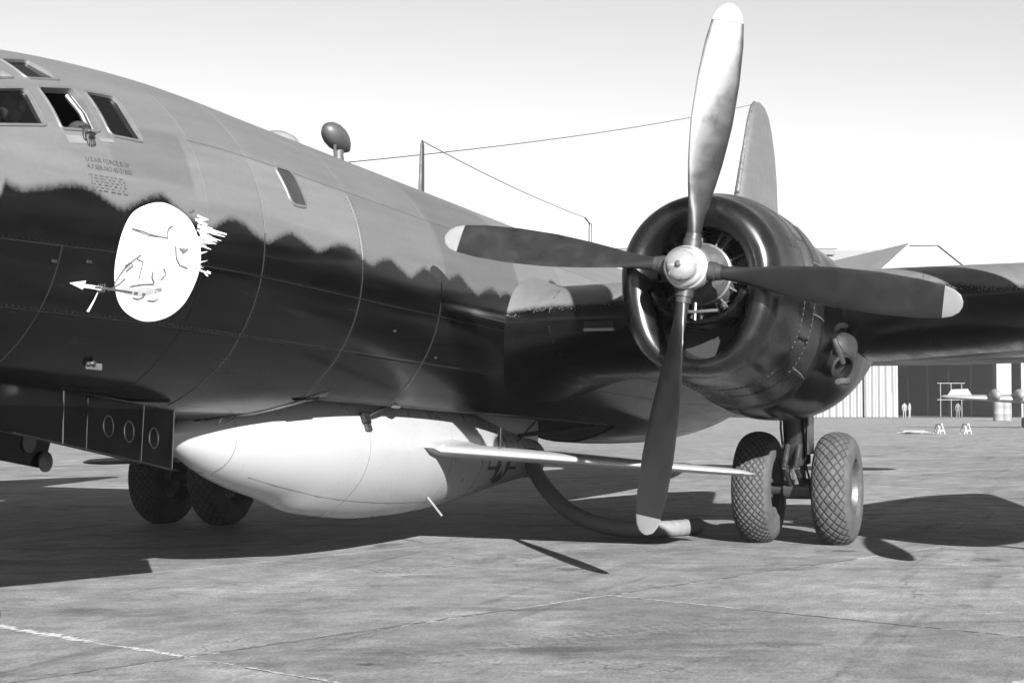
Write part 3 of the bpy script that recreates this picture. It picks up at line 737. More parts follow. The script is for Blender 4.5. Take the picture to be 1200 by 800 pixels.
# body behind the cowl
m = MB(); rows = []
for i in range(46):
    s = 16.5 + (25.4 - 16.5) * (i / 45) ** 1.25
    if s < 16.95: wd, t, b = .80, .80, 1.10
    else: wd, t, b = (smoothi(s, NST, j) for j in (1, 2, 3))
    rows.append(nring(s, wd, t, b))
m.loft(rows, True, True); nac = m.build('engine_nacelle', M_BLACK, bomber, smooth=50)
# cowl ring with the deep rounded lip
IN = contour(.455, .455, .82); OUT = contour(.80, .78, 1.00)
m = MB(); rows = []
for s, k in ((15.62, .96), (15.45, .98)): rows.append([P3(s, x * k, z * k) for x, z in IN])
for i in range(17):
    a = PI * i / 16; f = (1 - math.cos(a)) / 2; ss = 15.30 - .30 * math.sin(a) ** .85
    rows.append([P3(ss, lerp(p[0], q[0], f), lerp(p[1], q[1], f)) for p, q in zip(IN, OUT)])
for s in (15.45, 15.6, 15.75, 15.9, 15.975): rows.append(nring(s, *(smoothi(s, NST, j) for j in (1, 2, 3))))
rows.append([P3(15.98, x * .985, z * .985) for x, z in contour(*(smoothi(15.98, NST, j) for j in (1, 2, 3)))])
m.loft(rows); cowl = m.build('cowl_ring', M_COWL, nac, smooth=60)
def cowl_piece(name, s0, s1, k0, k1, flare=0.0, inset=.0, material=M_COWL):
    """arc panel between contour indices k0..k1 of 72"""
    m = MB(); rows = []
    sts = [s0 + .003] + [lerp(s0 + .008, s1 - .008, i / 4) for i in range(5)] + [s1 - .003]
    for i, s in enumerate(sts):
        wd, t, b = (smoothi(s, NST, j) for j in (1, 2, 3)); f = (s - s0) / (s1 - s0)
        g = 1 + flare * f * f - inset; cc = contour(wd * g, t * g, b * g, 288); row = []
        ks = [k0 * 4 + .25] + list(range(k0 * 4 + 1, k1 * 4)) + [k1 * 4 - .25]
        for j, k in enumerate(ks):
            a = cc[int(math.floor(k)) % 288]; b2 = cc[(int(math.floor(k)) + 1) % 288]; fr = k - math.floor(k)
            x, z = lerp(a[0], b2[0], fr), lerp(a[1], b2[1], fr)
            if i in (0, len(sts) - 1) or j in (0, len(ks) - 1): x *= .993; z *= .993
            row.append(P3(s, x, z))
        rows.append(row)
    m.loft(rows, closed=False)
    return m.build(name, material, nac, smooth=50)
for k in range(0, 72, 12): cowl_piece('cowl_panel', 15.98, 16.42, k, k + 12)
FLP = [(3, 9), (9, 15), (15, 21), (21, 27), (45, 51), (51, 57), (57, 63), (63, 69), (69, 75)]
mfl = mat('cowl_flap_paint', .006, .30, 0, .4, 4)
for k0, k1 in FLP: cowl_piece('cowl_flap', 16.43, 16.93, k0, k1, .035 if k0 != 57 else .05, 0, mfl)
cowl_piece('chin_panel', 16.43, 17.0, 27, 45)
for k in (51, 57, 63, 69, 45):                  # bright edge strips between the flaps
    m = MB(); pts = []
    for i in range(6):
        s = lerp(16.46, 16.92, i / 5); wd, t, b = (smoothi(s, NST, j) for j in (1, 2, 3)); x, z = contour(wd, t, b)[k % 72]; f = (s - 16.43) / .5; g = 1.006 + .035 * f * f
        pts.append(P3(s, x * g, z * g))
    m.tube(pts, .005, 5); m.build('flap_edge', M_SILVP, nac)
m = MB()                                        # fastener rows round the cowl
for s in (15.955, 16.40):
    wd, t, b = (smoothi(s, NST, j) for j in (1, 2, 3))
    for k, (x, z) in enumerate(contour(wd, t, b, 120)):
        p = P3(s, x, z); m.lathe(p, p - P3(s, 0, 0), [(-.002, .011), (.005, .009), (.007, .002)], 6)
fr_ = m.build('fastener_row', M_SEAM, nac); fr_['kind'] = 'stuff'
for s in (15.968, 16.425):
    m = MB(); wd, t, b = (smoothi(s, NST, j) for j in (1, 2, 3)); cc = contour(wd * 1.001, t * 1.001, b * 1.001); m.tube([P3(s, x, z) for x, z in cc[36:] + cc[:2]], .0035, 5); m.build('cowl_seam', ms2, nac)
# divider between engine opening and chin intake
m = MB(); rows = []
for i in range(25):
    t = lerp(-1, 1, i / 24); a = t * R(66); y = .50 * math.sin(a); u = -.50 * math.cos(a) + (.02 if abs(t) < 2 else 0); th_ = .045 + .03 * abs(t) ** 3
    cu = Vector((0, math.sin(a), -math.cos(a)))
    ring = []
    for k in range(16):
        b = 2 * PI * k / 16; sx = 15.27 - .19 * math.cos(b) * (1 if math.cos(b) > 0 else 1.6); rad = th_ * math.sin(b)
        ring.append(P3(sx, y + cu.y * rad, u + cu.z * rad))
    rows.append(ring)
m.loft(rows, True, True); m.build('intake_divider', M_COWL, nac, smooth=60)
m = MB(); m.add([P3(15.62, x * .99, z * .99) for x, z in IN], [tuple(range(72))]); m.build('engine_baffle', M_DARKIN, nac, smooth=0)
m = MB()                                        # oil cooler core in the chin
m.box(P3(15.585, 0, -.72), (.04, .62, .22), (AX, AY, AU)); m.build('oil_cooler', mat('cooler_core', .003, .8, 0, .5, 60), nac, smooth=0)
# crankcase and cylinders
m = MB(); m.lathe(P3(14.95, 0, 0), AX, [(0, .10), (.02, .17), (.08, .185), (.12, .21), (.16, .25), (.27, .285), (.36, .30), (.40, .315), (.66, .32)], 32, True); m.build('crankcase', M_GREYM, nac)
for k in range(9):
    a = 2 * PI * k / 9 + .17; d = AY * math.sin(a) + AU * math.cos(a); m = MB(); pr = []
    for i in range(9): pr += [(.26 + i * .03, .052), (.262 + i * .03, .078), (.272 + i * .03, .078), (.274 + i * .03, .052)]
    m.lathe(P3(15.46, 0, 0), d, pr + [(.54, .06)], 12, False, True); m.build('cylinder', mat('cylinder_iron', .035, .45, .6, .4, 15), nac)
    t2 = AX.cross(d)
    for q in (-1, 1):
        m = MB(); m.tube([P3(15.30, 0, 0) + d * .27 + t2 * (.03 * q), P3(15.36, 0, 0) + d * .50 + t2 * (.06 * q)], .012, 6); m.build('pushrod_tube', M_GREYM, nac)
m = MB(); m.lathe(P3(15.235, 0, 0), AX, [(-.018, .285), (-.01, .305), (.01, .305), (.018, .285), (-.018, .285)], 40); m.build('ignition_harness', M_GREYM, nac)
m = MB(); m.tube([P3(15.02, .20, -.375), P3(15.0, .0, -.39), P3(15.02, -.22, -.375)], .017, 8); m.build('oil_pipe', M_GREYM, nac)
m = MB(); m.tube([P3(15.02, .0, -.30), P3(15.0, .0, -.47)], .015, 8); m.build('oil_pipe', M_GREYM, nac)
# turbo-supercharger fairing on the outboard flank
def ellipsoid_shell(c, ax, rad, n=18, t0=0.0, t1=1.0):
    m = MB(); rows = []
    for i in range(n + 1):
        a = PI * lerp(t0, t1, i / n); rows.append([c + ax[0] * (-math.cos(a) * rad[0]) + ax[1] * (math.sin(a) * rad[1] * math.cos(2 * PI * k / 24)) + ax[2] * (math.sin(a) * rad[2] * math.sin(2 * PI * k / 24)) for k in range(24)])
    m.loft(rows); return m
side_ax = (AX, (AY * .55 - AU * .83).normalized(), (AY * -.83 - AU * .55).normalized())
m = ellipsoid_shell(P3(18.0, -.80, -.56), (AX, (AU * .95 - AY * .3).normalized(), -AY), (.40, .22, .24), 18); m.build('supercharger_fairing', mat('fairing_worn', .03, .45, .2, .35, 6), nac, smooth=60)
m = MB(); m.lathe(P3(17.72, -.90, -.74), (AX * -.5 - AY * .6 - AU * .3), [(-.1, .17), (.06, .15), (.07, .12), (-.02, .11)], 20); m.build('exhaust_port', M_BLACKD, nac)
m = MB(); m.tube([P3(17.55, -.87, -.46), P3(17.60, -.92, -.60), P3(17.66, -.95, -.72)], [.03, .045, .03], 10); m.build('exhaust_stub', M_STEEL, nac)
m = MB(); m.tube([P3(17.62, -.90, -.92), P3(17.85, -.95, -.90), P3(18.1, -.90, -.88)], [.03, .05, .03], 10); m.build('exhaust_stub', M_GREYM, nac)
m = MB(); m.tube([P3(17.58, -.86, -.36), P3(17.75, -.90, -.30), P3(18.0, -.93, -.28)], .03, 8); m.build('heat_shroud', M_BLACKD, nac)
# numerals stencilled on the cowl's outboard flank
def cowl_map(x, y):
    s = 15.62 + x; wd, t, b = (smoothi(s, NST, j) for j in (1, 2, 3)); z = .30 + y
    yy = wd * math.sqrt(max(0, 1 - (z / t) ** 2)); k = 1.005
    return P3(s, -yy * k, z * k)
text_mesh('0000', .15, cowl_map, 'cowl_numerals', mat('faded_numerals', .03, .5, 0, .4, 9), nac)

# propeller
PS = 14.74
m = MB(); H0 = P3(PS, 0, 0)
m.lathe(H0, AX, [(-.36, .012), (-.352, .035), (-.348, .05), (-.335, .10), (-.30, .135), (-.25, .15), (-.19, .155), (-.185, .167), (-.165, .167), (-.16, .155), (-.13, .157), (-.125, .18), (-.10, .185), (-.09, .205), (-.05, .215), (.05, .215), (.09, .205), (.10, .175), (.2, .17), (.3, .16)], 36, True, True)
prop = m.build('propeller_hub', M_SPIN, bomber)
m = MB(); m.lathe(H0, AX, [(-.385, .014), (-.37, .03), (-.355, .03), (-.352, .02)], 16, True); m.build('hub_cap', M_GREYM, prop)
for dr in (-.175, -.112):
    m = MB(); m.lathe(H0, AX, [(dr - .012, .165), (dr - .006, .188), (dr + .006, .188), (dr + .012, .165)], 36); m.build('hub_ring', M_SILV, prop)
BL = [(.20, .13, .13, 58), (.34, .135, .125, 56), (.5, .19, .105, 52), (.75, .29, .085, 46), (1.05, .375, .065, 40), (1.4, .42, .05, 34), (1.8, .415, .04, 28), (2.15, .37, .03, 24), (2.34, .32, .025, 22), (2.45, .25, .02, 21), (2.51, .16, .015, 20), (2.535, .05, .008, 20)]
def blade_ring(r, ch, tk, be, rad, tan):
    cd = tan * math.cos(R(be)) + AX * math.sin(R(be)); nd = (AX * math.cos(R(be)) - tan * math.sin(R(be))); out = []
    for k in range(20):
        a = 2 * PI * k / 20; e = .5 + .5 * math.cos(a)
        out.append(H0 + rad * r + cd * (ch / 2 * math.cos(a) ) + nd * (tk / 2 * math.sin(a) * (0.55 + .45 * e if ch > .2 else 1)))
    return out
mbl = mat('blade_black', .012, .36, .1, .3, 6)
def bl(r): return [interp(r, BL, j) for j in (1, 2, 3)]
for k in range(4):
    ph = R(9 + 90 * k); rad = -AY * math.sin(ph) + AU * math.cos(ph); tan = -AY * math.cos(ph) - AU * math.sin(ph)
    m = MB(); m.loft([blade_ring(r, *bl(r), rad, tan) for r in [.18, .25, .34, .5, .65, .8, 1.0, 1.2, 1.4, 1.6, 1.8, 2.0, 2.15, 2.36]], True, True); m.build('blade', mbl, prop, smooth=50)
    m = MB(); m.loft([blade_ring(r, *bl(r), rad, tan) for r in [2.365, 2.40, 2.45, 2.48, 2.51, 2.525, 2.535]], True, True); m.build('blade_tip', M_YEL, prop, smooth=50)
    m = MB(); m.tube([H0 + rad * .16, H0 + rad * .27, H0 + rad * .275, H0 + rad * .33], [.09, .09, .078, .076], 16); m.build('blade_collar', M_STEEL, prop)

# ---------------------------------------------------------------- main landing gear
GX, GY, GS = 19.9, YC - 4.34, .485
TR = .70; TW = .47
def tyre(cx, cy, nd, nw, hexa, seed):
    """tyre on an axle along Y with a cut tread of diamonds (or close hexagons)"""
    m = MB(); NA, NW = 420, 84; rows = []; gv = []
    cz = .668
    for i in range(NA):
        a = 2 * PI * i / NA; row = []
        for j in range(NW + 1):
            t = lerp(-1, 1, j / NW); b = (.5 * t + .5 * t ** 3) * 2.25                       # angle round the carcass section
            yy = TW / 2 * math.sin(b) * (1 if abs(b) < PI / 2 else 1); rad_in = .235
            rad = TR - rad_in + rad_in * (math.copysign(abs(math.cos(b)) ** .72, math.cos(b)))
            if rad < .37: rad = .37 + (rad - .37) * .2
            g = 0.0
            arc = b * .25
            if abs(b) < .98:
                uu = a / (2 * PI) * nd; vv = arc * nw
                if hexa:
                    f1 = (uu + vv) % 1; f2 = (uu - vv) % 1; wdt = .34
                else:
                    f1 = (uu + vv) % 1; f2 = (uu - vv) % 1; wdt = .24
                d1 = min(f1, 1 - f1); d2 = min(f2, 1 - f2); dm = min(d1, d2)
                g = max(0.0, 1 - dm / (wdt / 2)); g = min(1.0, g * 1.5) * min(1.0, (.98 - abs(b)) * 9)
            rad -= .015 * g; gv.append(g)
            z = rad * math.cos(a); x = rad * math.sin(a)
            if z < -cz + .0: 
                yy *= 1 + .25 * min(1, (-cz - z) / .03) * .4; z = -cz + .001 + (.004 * g)
            row.append(Vector((cx + x, cy + yy, cz + z)))
        rows.append(row)
    n = NW + 1
    m.v = [p for r in rows for p in r]
    m.f = [(i * n + j, i * n + j + 1, ((i + 1) % NA) * n + j + 1, ((i + 1) % NA) * n + j) for i in range(NA) for j in range(NW)]
    return m, gv
def rubber():
    m, t, b = nodes('dusty_tyre_rubber')
    g = N(t, 'ShaderNodeAttribute', attribute_name='groove').outputs['Fac']
    n1 = noise(t, 7, 5); n2 = noise(t, 60, 3)
    dust = mth(t, 'MULTIPLY', mrange(t, n1, .3, .7, .03, .055), mrange(t, n2, .3, .7, .85, 1.15))
    t.links.new(grey(t, mixf(t, g, dust, .012)), b.inputs['Base Color']); b.inputs['Roughness'].default_value = .82; b.inputs['Specular IOR Level'].default_value = .25
    return m
M_TYRE = rubber()
def gear(y0, first=None):
    gy = YC + y0
    top = A(19.75, y0, -1.0); axle = Vector((GX, gy, .668))
    m = MB(); m.tube([top + Vector((-.02, 0, .35)), top.lerp(axle, .45), top.lerp(axle, .47), top.lerp(axle, .70)], [.165, .15, .175, .17], 20)
    gr = m.build('landing_gear', mat('gear_black', .008, .4, .2, .4, 8), bomber)
    m = MB(); m.tube([top.lerp(axle, .66), top.lerp(axle, .93)], .105, 18); m.build('oleo_piston', M_CHROME, gr)
    m = MB(); m.tube([axle + Vector((0, -.62, 0)), axle + Vector((0, .62, 0))], .075, 16); m.tube([axle + Vector((0, -.16, 0)), axle + Vector((0, .16, 0))], .13, 16); m.build('axle', M_STEEL, gr)
    for q in (-.07, .07):
        a0 = top.lerp(axle, .50) + Vector((-.16, q, 0)); k = top.lerp(axle, .72) + Vector((-.42, q, -.02)); b0 = axle + Vector((-.10, q, .05))
        m = MB(); m.tube([a0, k], [.035, .03], 8); m.tube([k, b0], [.03, .035], 8); m.build('torque_link', M_STEEL, gr)
    m = MB(); m.tube([top + Vector((1.5, .0, .4)), top.lerp(axle, .58) + Vector((.1, 0, 0))], .06, 10); m.build('drag_brace', M_STEEL, gr)
    for q in (-1, 1):
        m = MB(); m.tube([top + Vector((-.12, q * .14, .1)), top.lerp(axle, .3) + Vector((-.15, q * .15, 0)), top.lerp(axle, .75) + Vector((-.1, q * .13, 0)), axle + Vector((-.05, q * .16, .1))], .014, 6); m.build('brake_line', M_RUB, gr)
    m = MB(); m.box(top.lerp(axle, .30) + Vector((-.02, -.19, -.0)), (.34, .02, .62)); m.build('strut_door', M_STEEL, gr, smooth=0)
    for kx in (-1, 1):
        cy = gy + kx * GS
        if first is None:
            m, gv = tyre(GX, cy, 31 if kx < 0 else 42, 8.6 if kx < 0 else 11.5, kx > 0, 1)
            m.build('tyre', M_TYRE, gr, smooth=60, attrs={'groove': gv})
        else:
            src = first[0 if kx < 0 else 1]; o = src.copy(); C.objects.link(o); o.parent = gr; o.location = Vector((0, y0 - first[2], 0))
        for sd in (-1, 1):
            m = MB(); m.lathe((GX, cy, .668), (0, sd, 0), [(.185, .385), (.20, .372), (.19, .35), (.15, .335), (.10, .30), (.075, .20), (.09, .16), (.13, .13), (.16, .115), (.165, .06), (.165, .005)], 36)
            m.build('rim', mat('rim_alloy', .07, .4, .5, .25, 8), gr)
            for k in range(8):
                a = 2 * PI * k / 8 + .2; m = MB(); c = Vector((GX + .245 * math.sin(a), cy + sd * .072, .668 + .245 * math.cos(a)))
                m.lathe(c, (0, sd, 0), [(.0, .052), (.022, .050), (.023, .035), (.004, .03)], 12, False, True); m.build('rim_hole', M_BLACKD, gr)
    return gr
g1 = gear(-4.34)
ty = sorted([o for o in g1.children if o.name.startswith('tyre')], key=lambda o: o.name)
g2 = gear(4.34, (ty[0], ty[1], -4.34))
# copies of nacelle and propeller on the other three stations
def copy_part(o, off):
    c = o.copy(); C.objects.link(c); c.parent = bomber; c.location = off
    for ch in o.children:
        d = ch.copy(); C.objects.link(d); d.parent = c
    return c
PROP_TURN = {-5.35: 36.0, 8.68: 30.0, 8.68 + 5.35: 60.0}
for dy, ds, du in ((-5.35, .66, .24), (8.68, 0, 0), (8.68 + 5.35, .66, .24)):
    off = AX * ds + AY * dy + AU * du
    copy_part(nac, off); pc = copy_part(prop, off)
    if abs(ds) > .1 or dy > 0:                   # each airscrew stopped at its own angle
        rel = H0 - BASE[bomber.name]; rot = Matrix.Rotation(R(PROP_TURN[dy]), 4, AX)
        pc.matrix_local = Matrix.Translation(off + rel) @ rot @ Matrix.Translation(-rel)

# nose gear and its doors
def door(y, corners, name, rings=True):
    """corners: (s, world z) top-left, top-right, bottom-right, bottom-left"""
    m = MB(); P = [Vector((s, y + dy, z)) for s, z, dy in corners]
    m.prism(P, (0, .03, 0)); d = m.build(name, M_BLACK, bomber, smooth=0)
    def at(u, v): return P[0].lerp(P[1], u).lerp(P[3].lerp(P[2], u), v) + Vector((0, -.006, 0))
    return d, at
nd1, at = door(7.72, [(8.2, 2.06, -.02), (11.86, 1.665, 0), (11.74, 1.155, -.06), (8.2, 1.74, -.10)], 'nose_gear_door')
for u, v in ((.735, .50), (.815, .52), (.915, .54)):
    m = MB(); ring = []
    c = at(u, v); ex = (at(u + .02, v) - at(u - .02, v)).normalized(); ez = (at(u, v - .05) - at(u, v + .05)).normalized()
    m.tube([c + ex * (.068 * math.cos(2 * PI * k / 24)) + ez * (.085 * math.sin(2 * PI * k / 24)) for k in range(25)], .0055, 5); m.build('door_ring', ms2, nd1)
for u in (.575, .66, .872):
    m = MB(); m.tube([at(u, .02), at(u - .004, .5), at(u - .008, .98)], .007 if u < .6 else .004, 5); m.build('door_seam', ms2, nd1)
for a, b in (((.4, 0.01), (.995, .01)), ((.995, .01), (.995, .99)), ((.4, .985), (.995, .985))):
    m = MB(); m.tube([at(*a), at(*b)], .006, 5); m.build('door_edge', ms2, nd1)
nd2, at2 = door(8.92, [(8.2, 2.06, 0), (11.86, 1.66, 0), (11.74, 1.15, .06), (8.2, 1.72, .08)], 'nose_gear_door')
for u in (.60, .78, .92):
    c = at2(u, .62); m = MB(); m.lathe(c, (0, -1, 0), [(0, .09), (.004, .09), (.005, .075), (.001, .07)], 20, False, True); m.build('door_port', M_GREYM, nd2)
m = MB(); m.lathe(Vector((11.71, 8.95, 1.21)), (0, -1, 0), [(0, .09), (.02, .09), (.03, .07)], 18, True, True); m.build('door_latch', M_GREYM, nd2)
m = MB(); m.tube([A(9.3, 0, -1.2), Vector((9.35, YC, .75)), Vector((9.4, YC, .5))], [.11, .10, .07], 14); ng = m.build('nose_gear', M_STEEL, bomber)
for q in (-.26, .26):
    m = MB(); m.lathe((9.4, YC + q, .455), (0, 1, 0), [(-.13, .26), (-.13, .36), (-.08, .44), (0, .455), (.08, .44), (.13, .36), (.13, .26)], 40); m.build('nose_tyre', M_RUB, ng)
    m = MB(); m.lathe((9.4, YC + q, .455), (0, 1, 0), [(-.11, .27), (-.07, .2), (-.09, .02), (.09, .02), (.07, .2), (.11, .27)], 24); m.build('nose_rim', M_SILVP, ng)
m = MB(); m.tube([Vector((9.4, YC - .3, .455)), Vector((9.4, YC + .3, .455))], .05, 10); m.build('nose_axle', M_STEEL, ng)

# ---------------------------------------------------------------- the white rocket plane under the belly
X0 = 12.72
def X(d, y, u): return A(X0 + d, y, -1.64 + u + (4.3 - d) * .014)
rocket = thing('rocket_plane', X(4.7, 0, -.70), 'small white bullet-shaped rocket plane slung under the bomber\'s belly', 'aircraft')
XP = [(0, .01), (.05, .065), (.15, .14), (.35, .24), (.7, .37), (1.2, .495), (1.8, .60), (2.5, .68), (3.3, .725), (4.1, .735), (5.0, .715), (5.8, .66), (6.6, .575), (7.4, .47), (8.2, .37), (8.9, .30), (9.3, .28)]
def XS(d, ang, off=0.0):
    r = smoothi(d, XP) + off; a_ = ang % 360
    k = max(0.0, min(1.0, (d - 1.7) / .55)); k = k * k * (3 - 2 * k); q = max(0.0, min(1.0, (6.2 - d) / 2.6))
    r += .075 * k * q * math.exp(-((a_ - 176) / 24) ** 2)          # keel fairing along the belly
    return X(d, -r * math.sin(R(ang)), r * math.cos(R(ang)))
m = MB(); ds_ = [0, .02, .05, .1, .17, .26, .37, .5] + [.66 + .18 * i for i in range(49)]
m.loft([[XS(min(d, 9.3), a * 5) for a in range(72)] for d in ds_], True, True); xb = m.build('body', M_WHITE, rocket, smooth=60)
m = MB(); m.lathe(X(9.3, 0, 0), AX, [(0, .27), (-.05, .25), (-.06, .05)], 24); m.build('exhaust_ring', M_BLACKD, rocket)
for d, k in ((.62, .002), (6.05, .003), (2.75, .0025), (4.9, .0025)):
    m = MB(); m.tube([XS(d, a, .001) for a in range(60, 301, 6)], k * 1.5, 5); m.build('panel_joint', mat('white_joint_grey', .05, .6), xb)
m = MB(); m.tube([XS(d, 146, .001) for d in [1.0 + .4 * i for i in range(14)]], .0025, 5); m.build('panel_joint', mat('white_joint_grey', .05), xb)
# wing
XW = [(.0, 4.18, 1.92, .10), (.62, 4.2, 1.88, .10), (4.1, 4.42, .98, .085), (4.22, 4.5, .85, .07), (4.27, 4.62, .6, .05)]
def xw(sd):
    m = MB(); rows = []
    for y, le, c, tk in XW:
        row = []
        for x, t in AFU: row.append(X(le + x * c, sd * y, .03 - .058 * y + t * tk * c * .95))
        for x, t in AFL: row.append(X(le + x * c, sd * y, .03 - .058 * y + t * tk * c * .95))
        rows.append(row)
    m.loft(rows, True, True); return m.build('wing', M_WHITE, rocket, smooth=50)
xl = xw(-1); xr = xw(1)
m = MB(); pts = [(4.02, 0), (4.25, .055), (4.9, .075), (5.6, .06), (6.2, .02), (6.3, 0), (6.2, -.02), (5.6, -.05), (4.9, -.06), (4.25, -.045)]
m.loft([[X(d, -.56, .02 + u * 2.2) for d, u in pts], [X(d, -.70, .01 + u * 1.6) for d, u in pts], [X(d, -.86, -.0 + u * .9) for d, u in pts]], True, True); m.build('wing_root_fairing', M_WHITE, xl, smooth=50)
m = MB(); m.tube([X(4.45, -1.5, -.02), X(4.45, -1.5, .26)], .009, 6); m.build('sighting_rod', M_STEEL, xl)
m = MB(); m.tube([XS(4.75, 140, 0), XS(4.75, 140, 0) + Vector((.10, -.14, -.22))], .014, 6); m.build('drain_pipe', M_SILVP, xb)
# fin, tailplane roots
FX = [(7.0, .3), (7.7, 1.0), (8.0, 1.35), (8.3, 1.45), (9.1, 1.45), (9.55, 1.3), (9.6, .1), (9.3, .1)]
m = MB(); m.loft([[X(d, t, u) for d, u in FX] for t in (-.05, -.045, .045, .05)], True, True); xf = m.build('fin', mat('white_paint_fin', .35, .4), rocket, smooth=30)
m = MB(); m.loft([[X(d, y, .74 + h) for d, h in ((8.1, 0), (8.4, .035), (9.0, .03), (9.35, 0), (9.0, -.03), (8.4, -.035))] for y in (-.72, .72)], True, True); m.build('tailplane', mat('white_paint_fin', .35), rocket, smooth=40)
# insignia on the rear flank: disc with star and bars
def xdecal(poly, off, material, d0, a0, name):
    """poly in metres (x aft, y up) on the rocket plane's flank"""
    P = [Vector(p) for p in poly]; D = []
    for i, p in enumerate(P):
        q = P[(i + 1) % len(P)]; k = max(1, int((q - p).length / .04)); D += [p.lerp(q, j / k) for j in range(k)]
    xs = [p.x for p in D]; ys = [p.y for p in D]; vs = list(D); x = min(xs) + .05
    while x < max(xs):
        y = min(ys) + .05
        while y < max(ys):
            v = Vector((x, y))
            if inside(v, D) and min((v - q).length for q in D) > .015: vs.append(v)
            y += .05
        x += .05
    r = delaunay_2d_cdt(vs, [(i, (i + 1) % len(D)) for i in range(len(D))], [], 0, 1e-6)
    fs = [tuple(f) for f in r[2] if inside(sum((r[0][i] for i in f), Vector((0, 0))) / 3, D)]
    m = MB(); m.add([XS(d0 + p.x, a0 - math.degrees(p.y / smoothi(d0 + p.x, XP)), off) for p in r[0]], fs)
    return m.build(name, material, xb, smooth=80)
IB = mat('insignia_blue', .006, .5, 0, .2, 12); ID, IA = 7.1, 98
xdecal([(.36 * math.cos(2 * PI * k / 36), .36 * math.sin(2 * PI * k / 36)) for k in range(36)], .003, IB, ID, IA, 'insignia_disc')
for q in (-1, 1):
    xdecal([(q * x, y) for x, y in ((.32, -.13), (.74, -.13), (.74, .13), (.32, .13))], .003, IB, ID, IA, 'insignia_bar_edge')
    xdecal([(q * x, y) for x, y in ((.345, -.085), (.70, -.085), (.70, .085), (.345, .085))], .0045, M_WHITE, ID, IA, 'insignia_bar')
xdecal([((.34 if k % 2 == 0 else .13) * math.sin(PI * k / 5), (.34 if k % 2 == 0 else .13) * math.cos(PI * k / 5)) for k in range(10)], .0045, M_WHITE, ID, IA, 'insignia_star')
# sway braces and shackles between the bay edge and the rocket plane
def brace(d, a, s, ang, rad=.022):
    m = MB(); p = XS(d, a, .02); q = F(s, ang, -.03); m.tube([q, q.lerp(p, .6), p], [rad * .8, rad * 1.15, rad * .8], 8); return m.build('sway_brace', M_BLACKD, rocket)
b1 = brace(2.72, 67, 15.72, 146.5)
m = MB(); p = XS(2.70, 70, .012); e1 = (XS(2.70, 64, .02) - XS(2.70, 76, .02)).normalized()
m.box(p + Vector((-.03, -.01, .04)), (.13, .04, .12), (AX, (AY - AU * .3).normalized(), e1)); m.build('brace_pad', M_BLACKD, b1)
m = MB(); m.box(p + Vector((.0, -.02, -.05)), (.11, .035, .10), (AX, (AY - AU * .3).normalized(), e1)); m.build('brace_shoe', M_STEEL, b1)
m = MB(); m.tube([F(15.73, 146, .0), F(15.8, 145.4, .02), F(15.9, 145.7, .0)], .018, 6); m.build('shackle', M_SILV, b1)
b2 = brace(8.3, 40, 23.3, 146, .035)
m = MB(); m.tube([XS(7.9, 62, .02), A(21.2, -.62, -1.0)], .012, 6); m.build('sway_brace', M_STEEL, rocket)

# ---------------------------------------------------------------- canvas hose from the rocket plane to the apron
hp = [Vector((21.15, 7.62, 1.02)), Vector((21.0, 7.50, .86)), Vector((20.75, 7.28, .64)), Vector((20.5, 7.02, .46)), Vector((20.25, 6.72, .30)), Vector((20.05, 6.38, .19)), Vector((19.92, 6.02, .125)), Vector((19.9, 5.7, .108)), Vector((20.05, 5.42, .106)), Vector((20.35, 5.2, .106)), Vector((20.75, 5.1, .106))]
hp = [p + Vector((0, .36 if k else .30, 0)) for k, p in enumerate(hp)]
pp = []
for i in range(len(hp) - 1):
    p0, p1, p2, p3 = (hp[max(0, min(len(hp) - 1, i + k))] for k in (-1, 0, 1, 2))
    pp += [.5 * (2 * p1 + (p2 - p0) * t + (2 * p0 - 5 * p1 + 4 * p2 - p3) * t * t + (3 * p1 - p0 - 3 * p2 + p3) * t ** 3) for t in [j / 14 for j in range(14)]]
pp.append(hp[-1])
hose = thing('air_hose', (20.0, 6.0, 0), 'thick grey canvas hose drooping from the rocket plane\'s tail to the apron', 'hose')
m = MB(); m.tube(pp, [.105 * (1 + .03 * math.sin(i * PI / 2)) for i in range(len(pp))], 20); m.build('hose_tube', M_HOSE, hose, smooth=60)
m = MB(); dmo = (pp[-1] - pp[-2]).normalized(); m.lathe(pp[-1] + dmo * .004, dmo, [(0, .104), (.002, .09), (-.02, .085), (-.03, .001)], 20); m.build('hose_mouth', M_DARKIN, hose)
m = MB(); m.tube(pp[:3], .118, 20); m.build('collar', M_SILVP, hose)
m = MB(); m.box(pp[2] + Vector((-.10, -.06, .02)), (.06, .04, .06)); m.build('clamp', M_CHROME, hose, smooth=0)

# ---------------------------------------------------------------- pilot with his arm over the sill
pilot = thing('person', A(9.75, -.55, -.6), 'pilot in dark flight suit at open cockpit window, gloved hand hanging over sill', 'person')
def skinned(name, verts, edges, radii, material, parent, base, sub=2):
    me = bpy.data.meshes.new(name); me.from_pydata([Vector(v) - base for v in verts], edges, []); me.materials.append(material)
    o = bpy.data.objects.new(name, me); C.objects.link(o); o.parent = parent; BASE[o.name] = base
    bm = bmesh.new(); bm.from_mesh(me); lay = bm.verts.layers.skin.verify(); bm.verts.ensure_lookup_table()
    for v, r in zip(bm.verts, radii): v[lay].radius = (r, r)
    bm.verts[0][lay].use_root = True; bm.to_mesh(me); bm.free()
    o.modifiers.new('Skin', 'SKIN').use_smooth_shade = True
    s = o.modifiers.new('Subdivision', 'SUBSURF'); s.levels = sub; s.render_levels = sub
    return o
wrist = F(9.71, 62.0, .02)
B_ = lambda s, y, u: A(s, y, u)
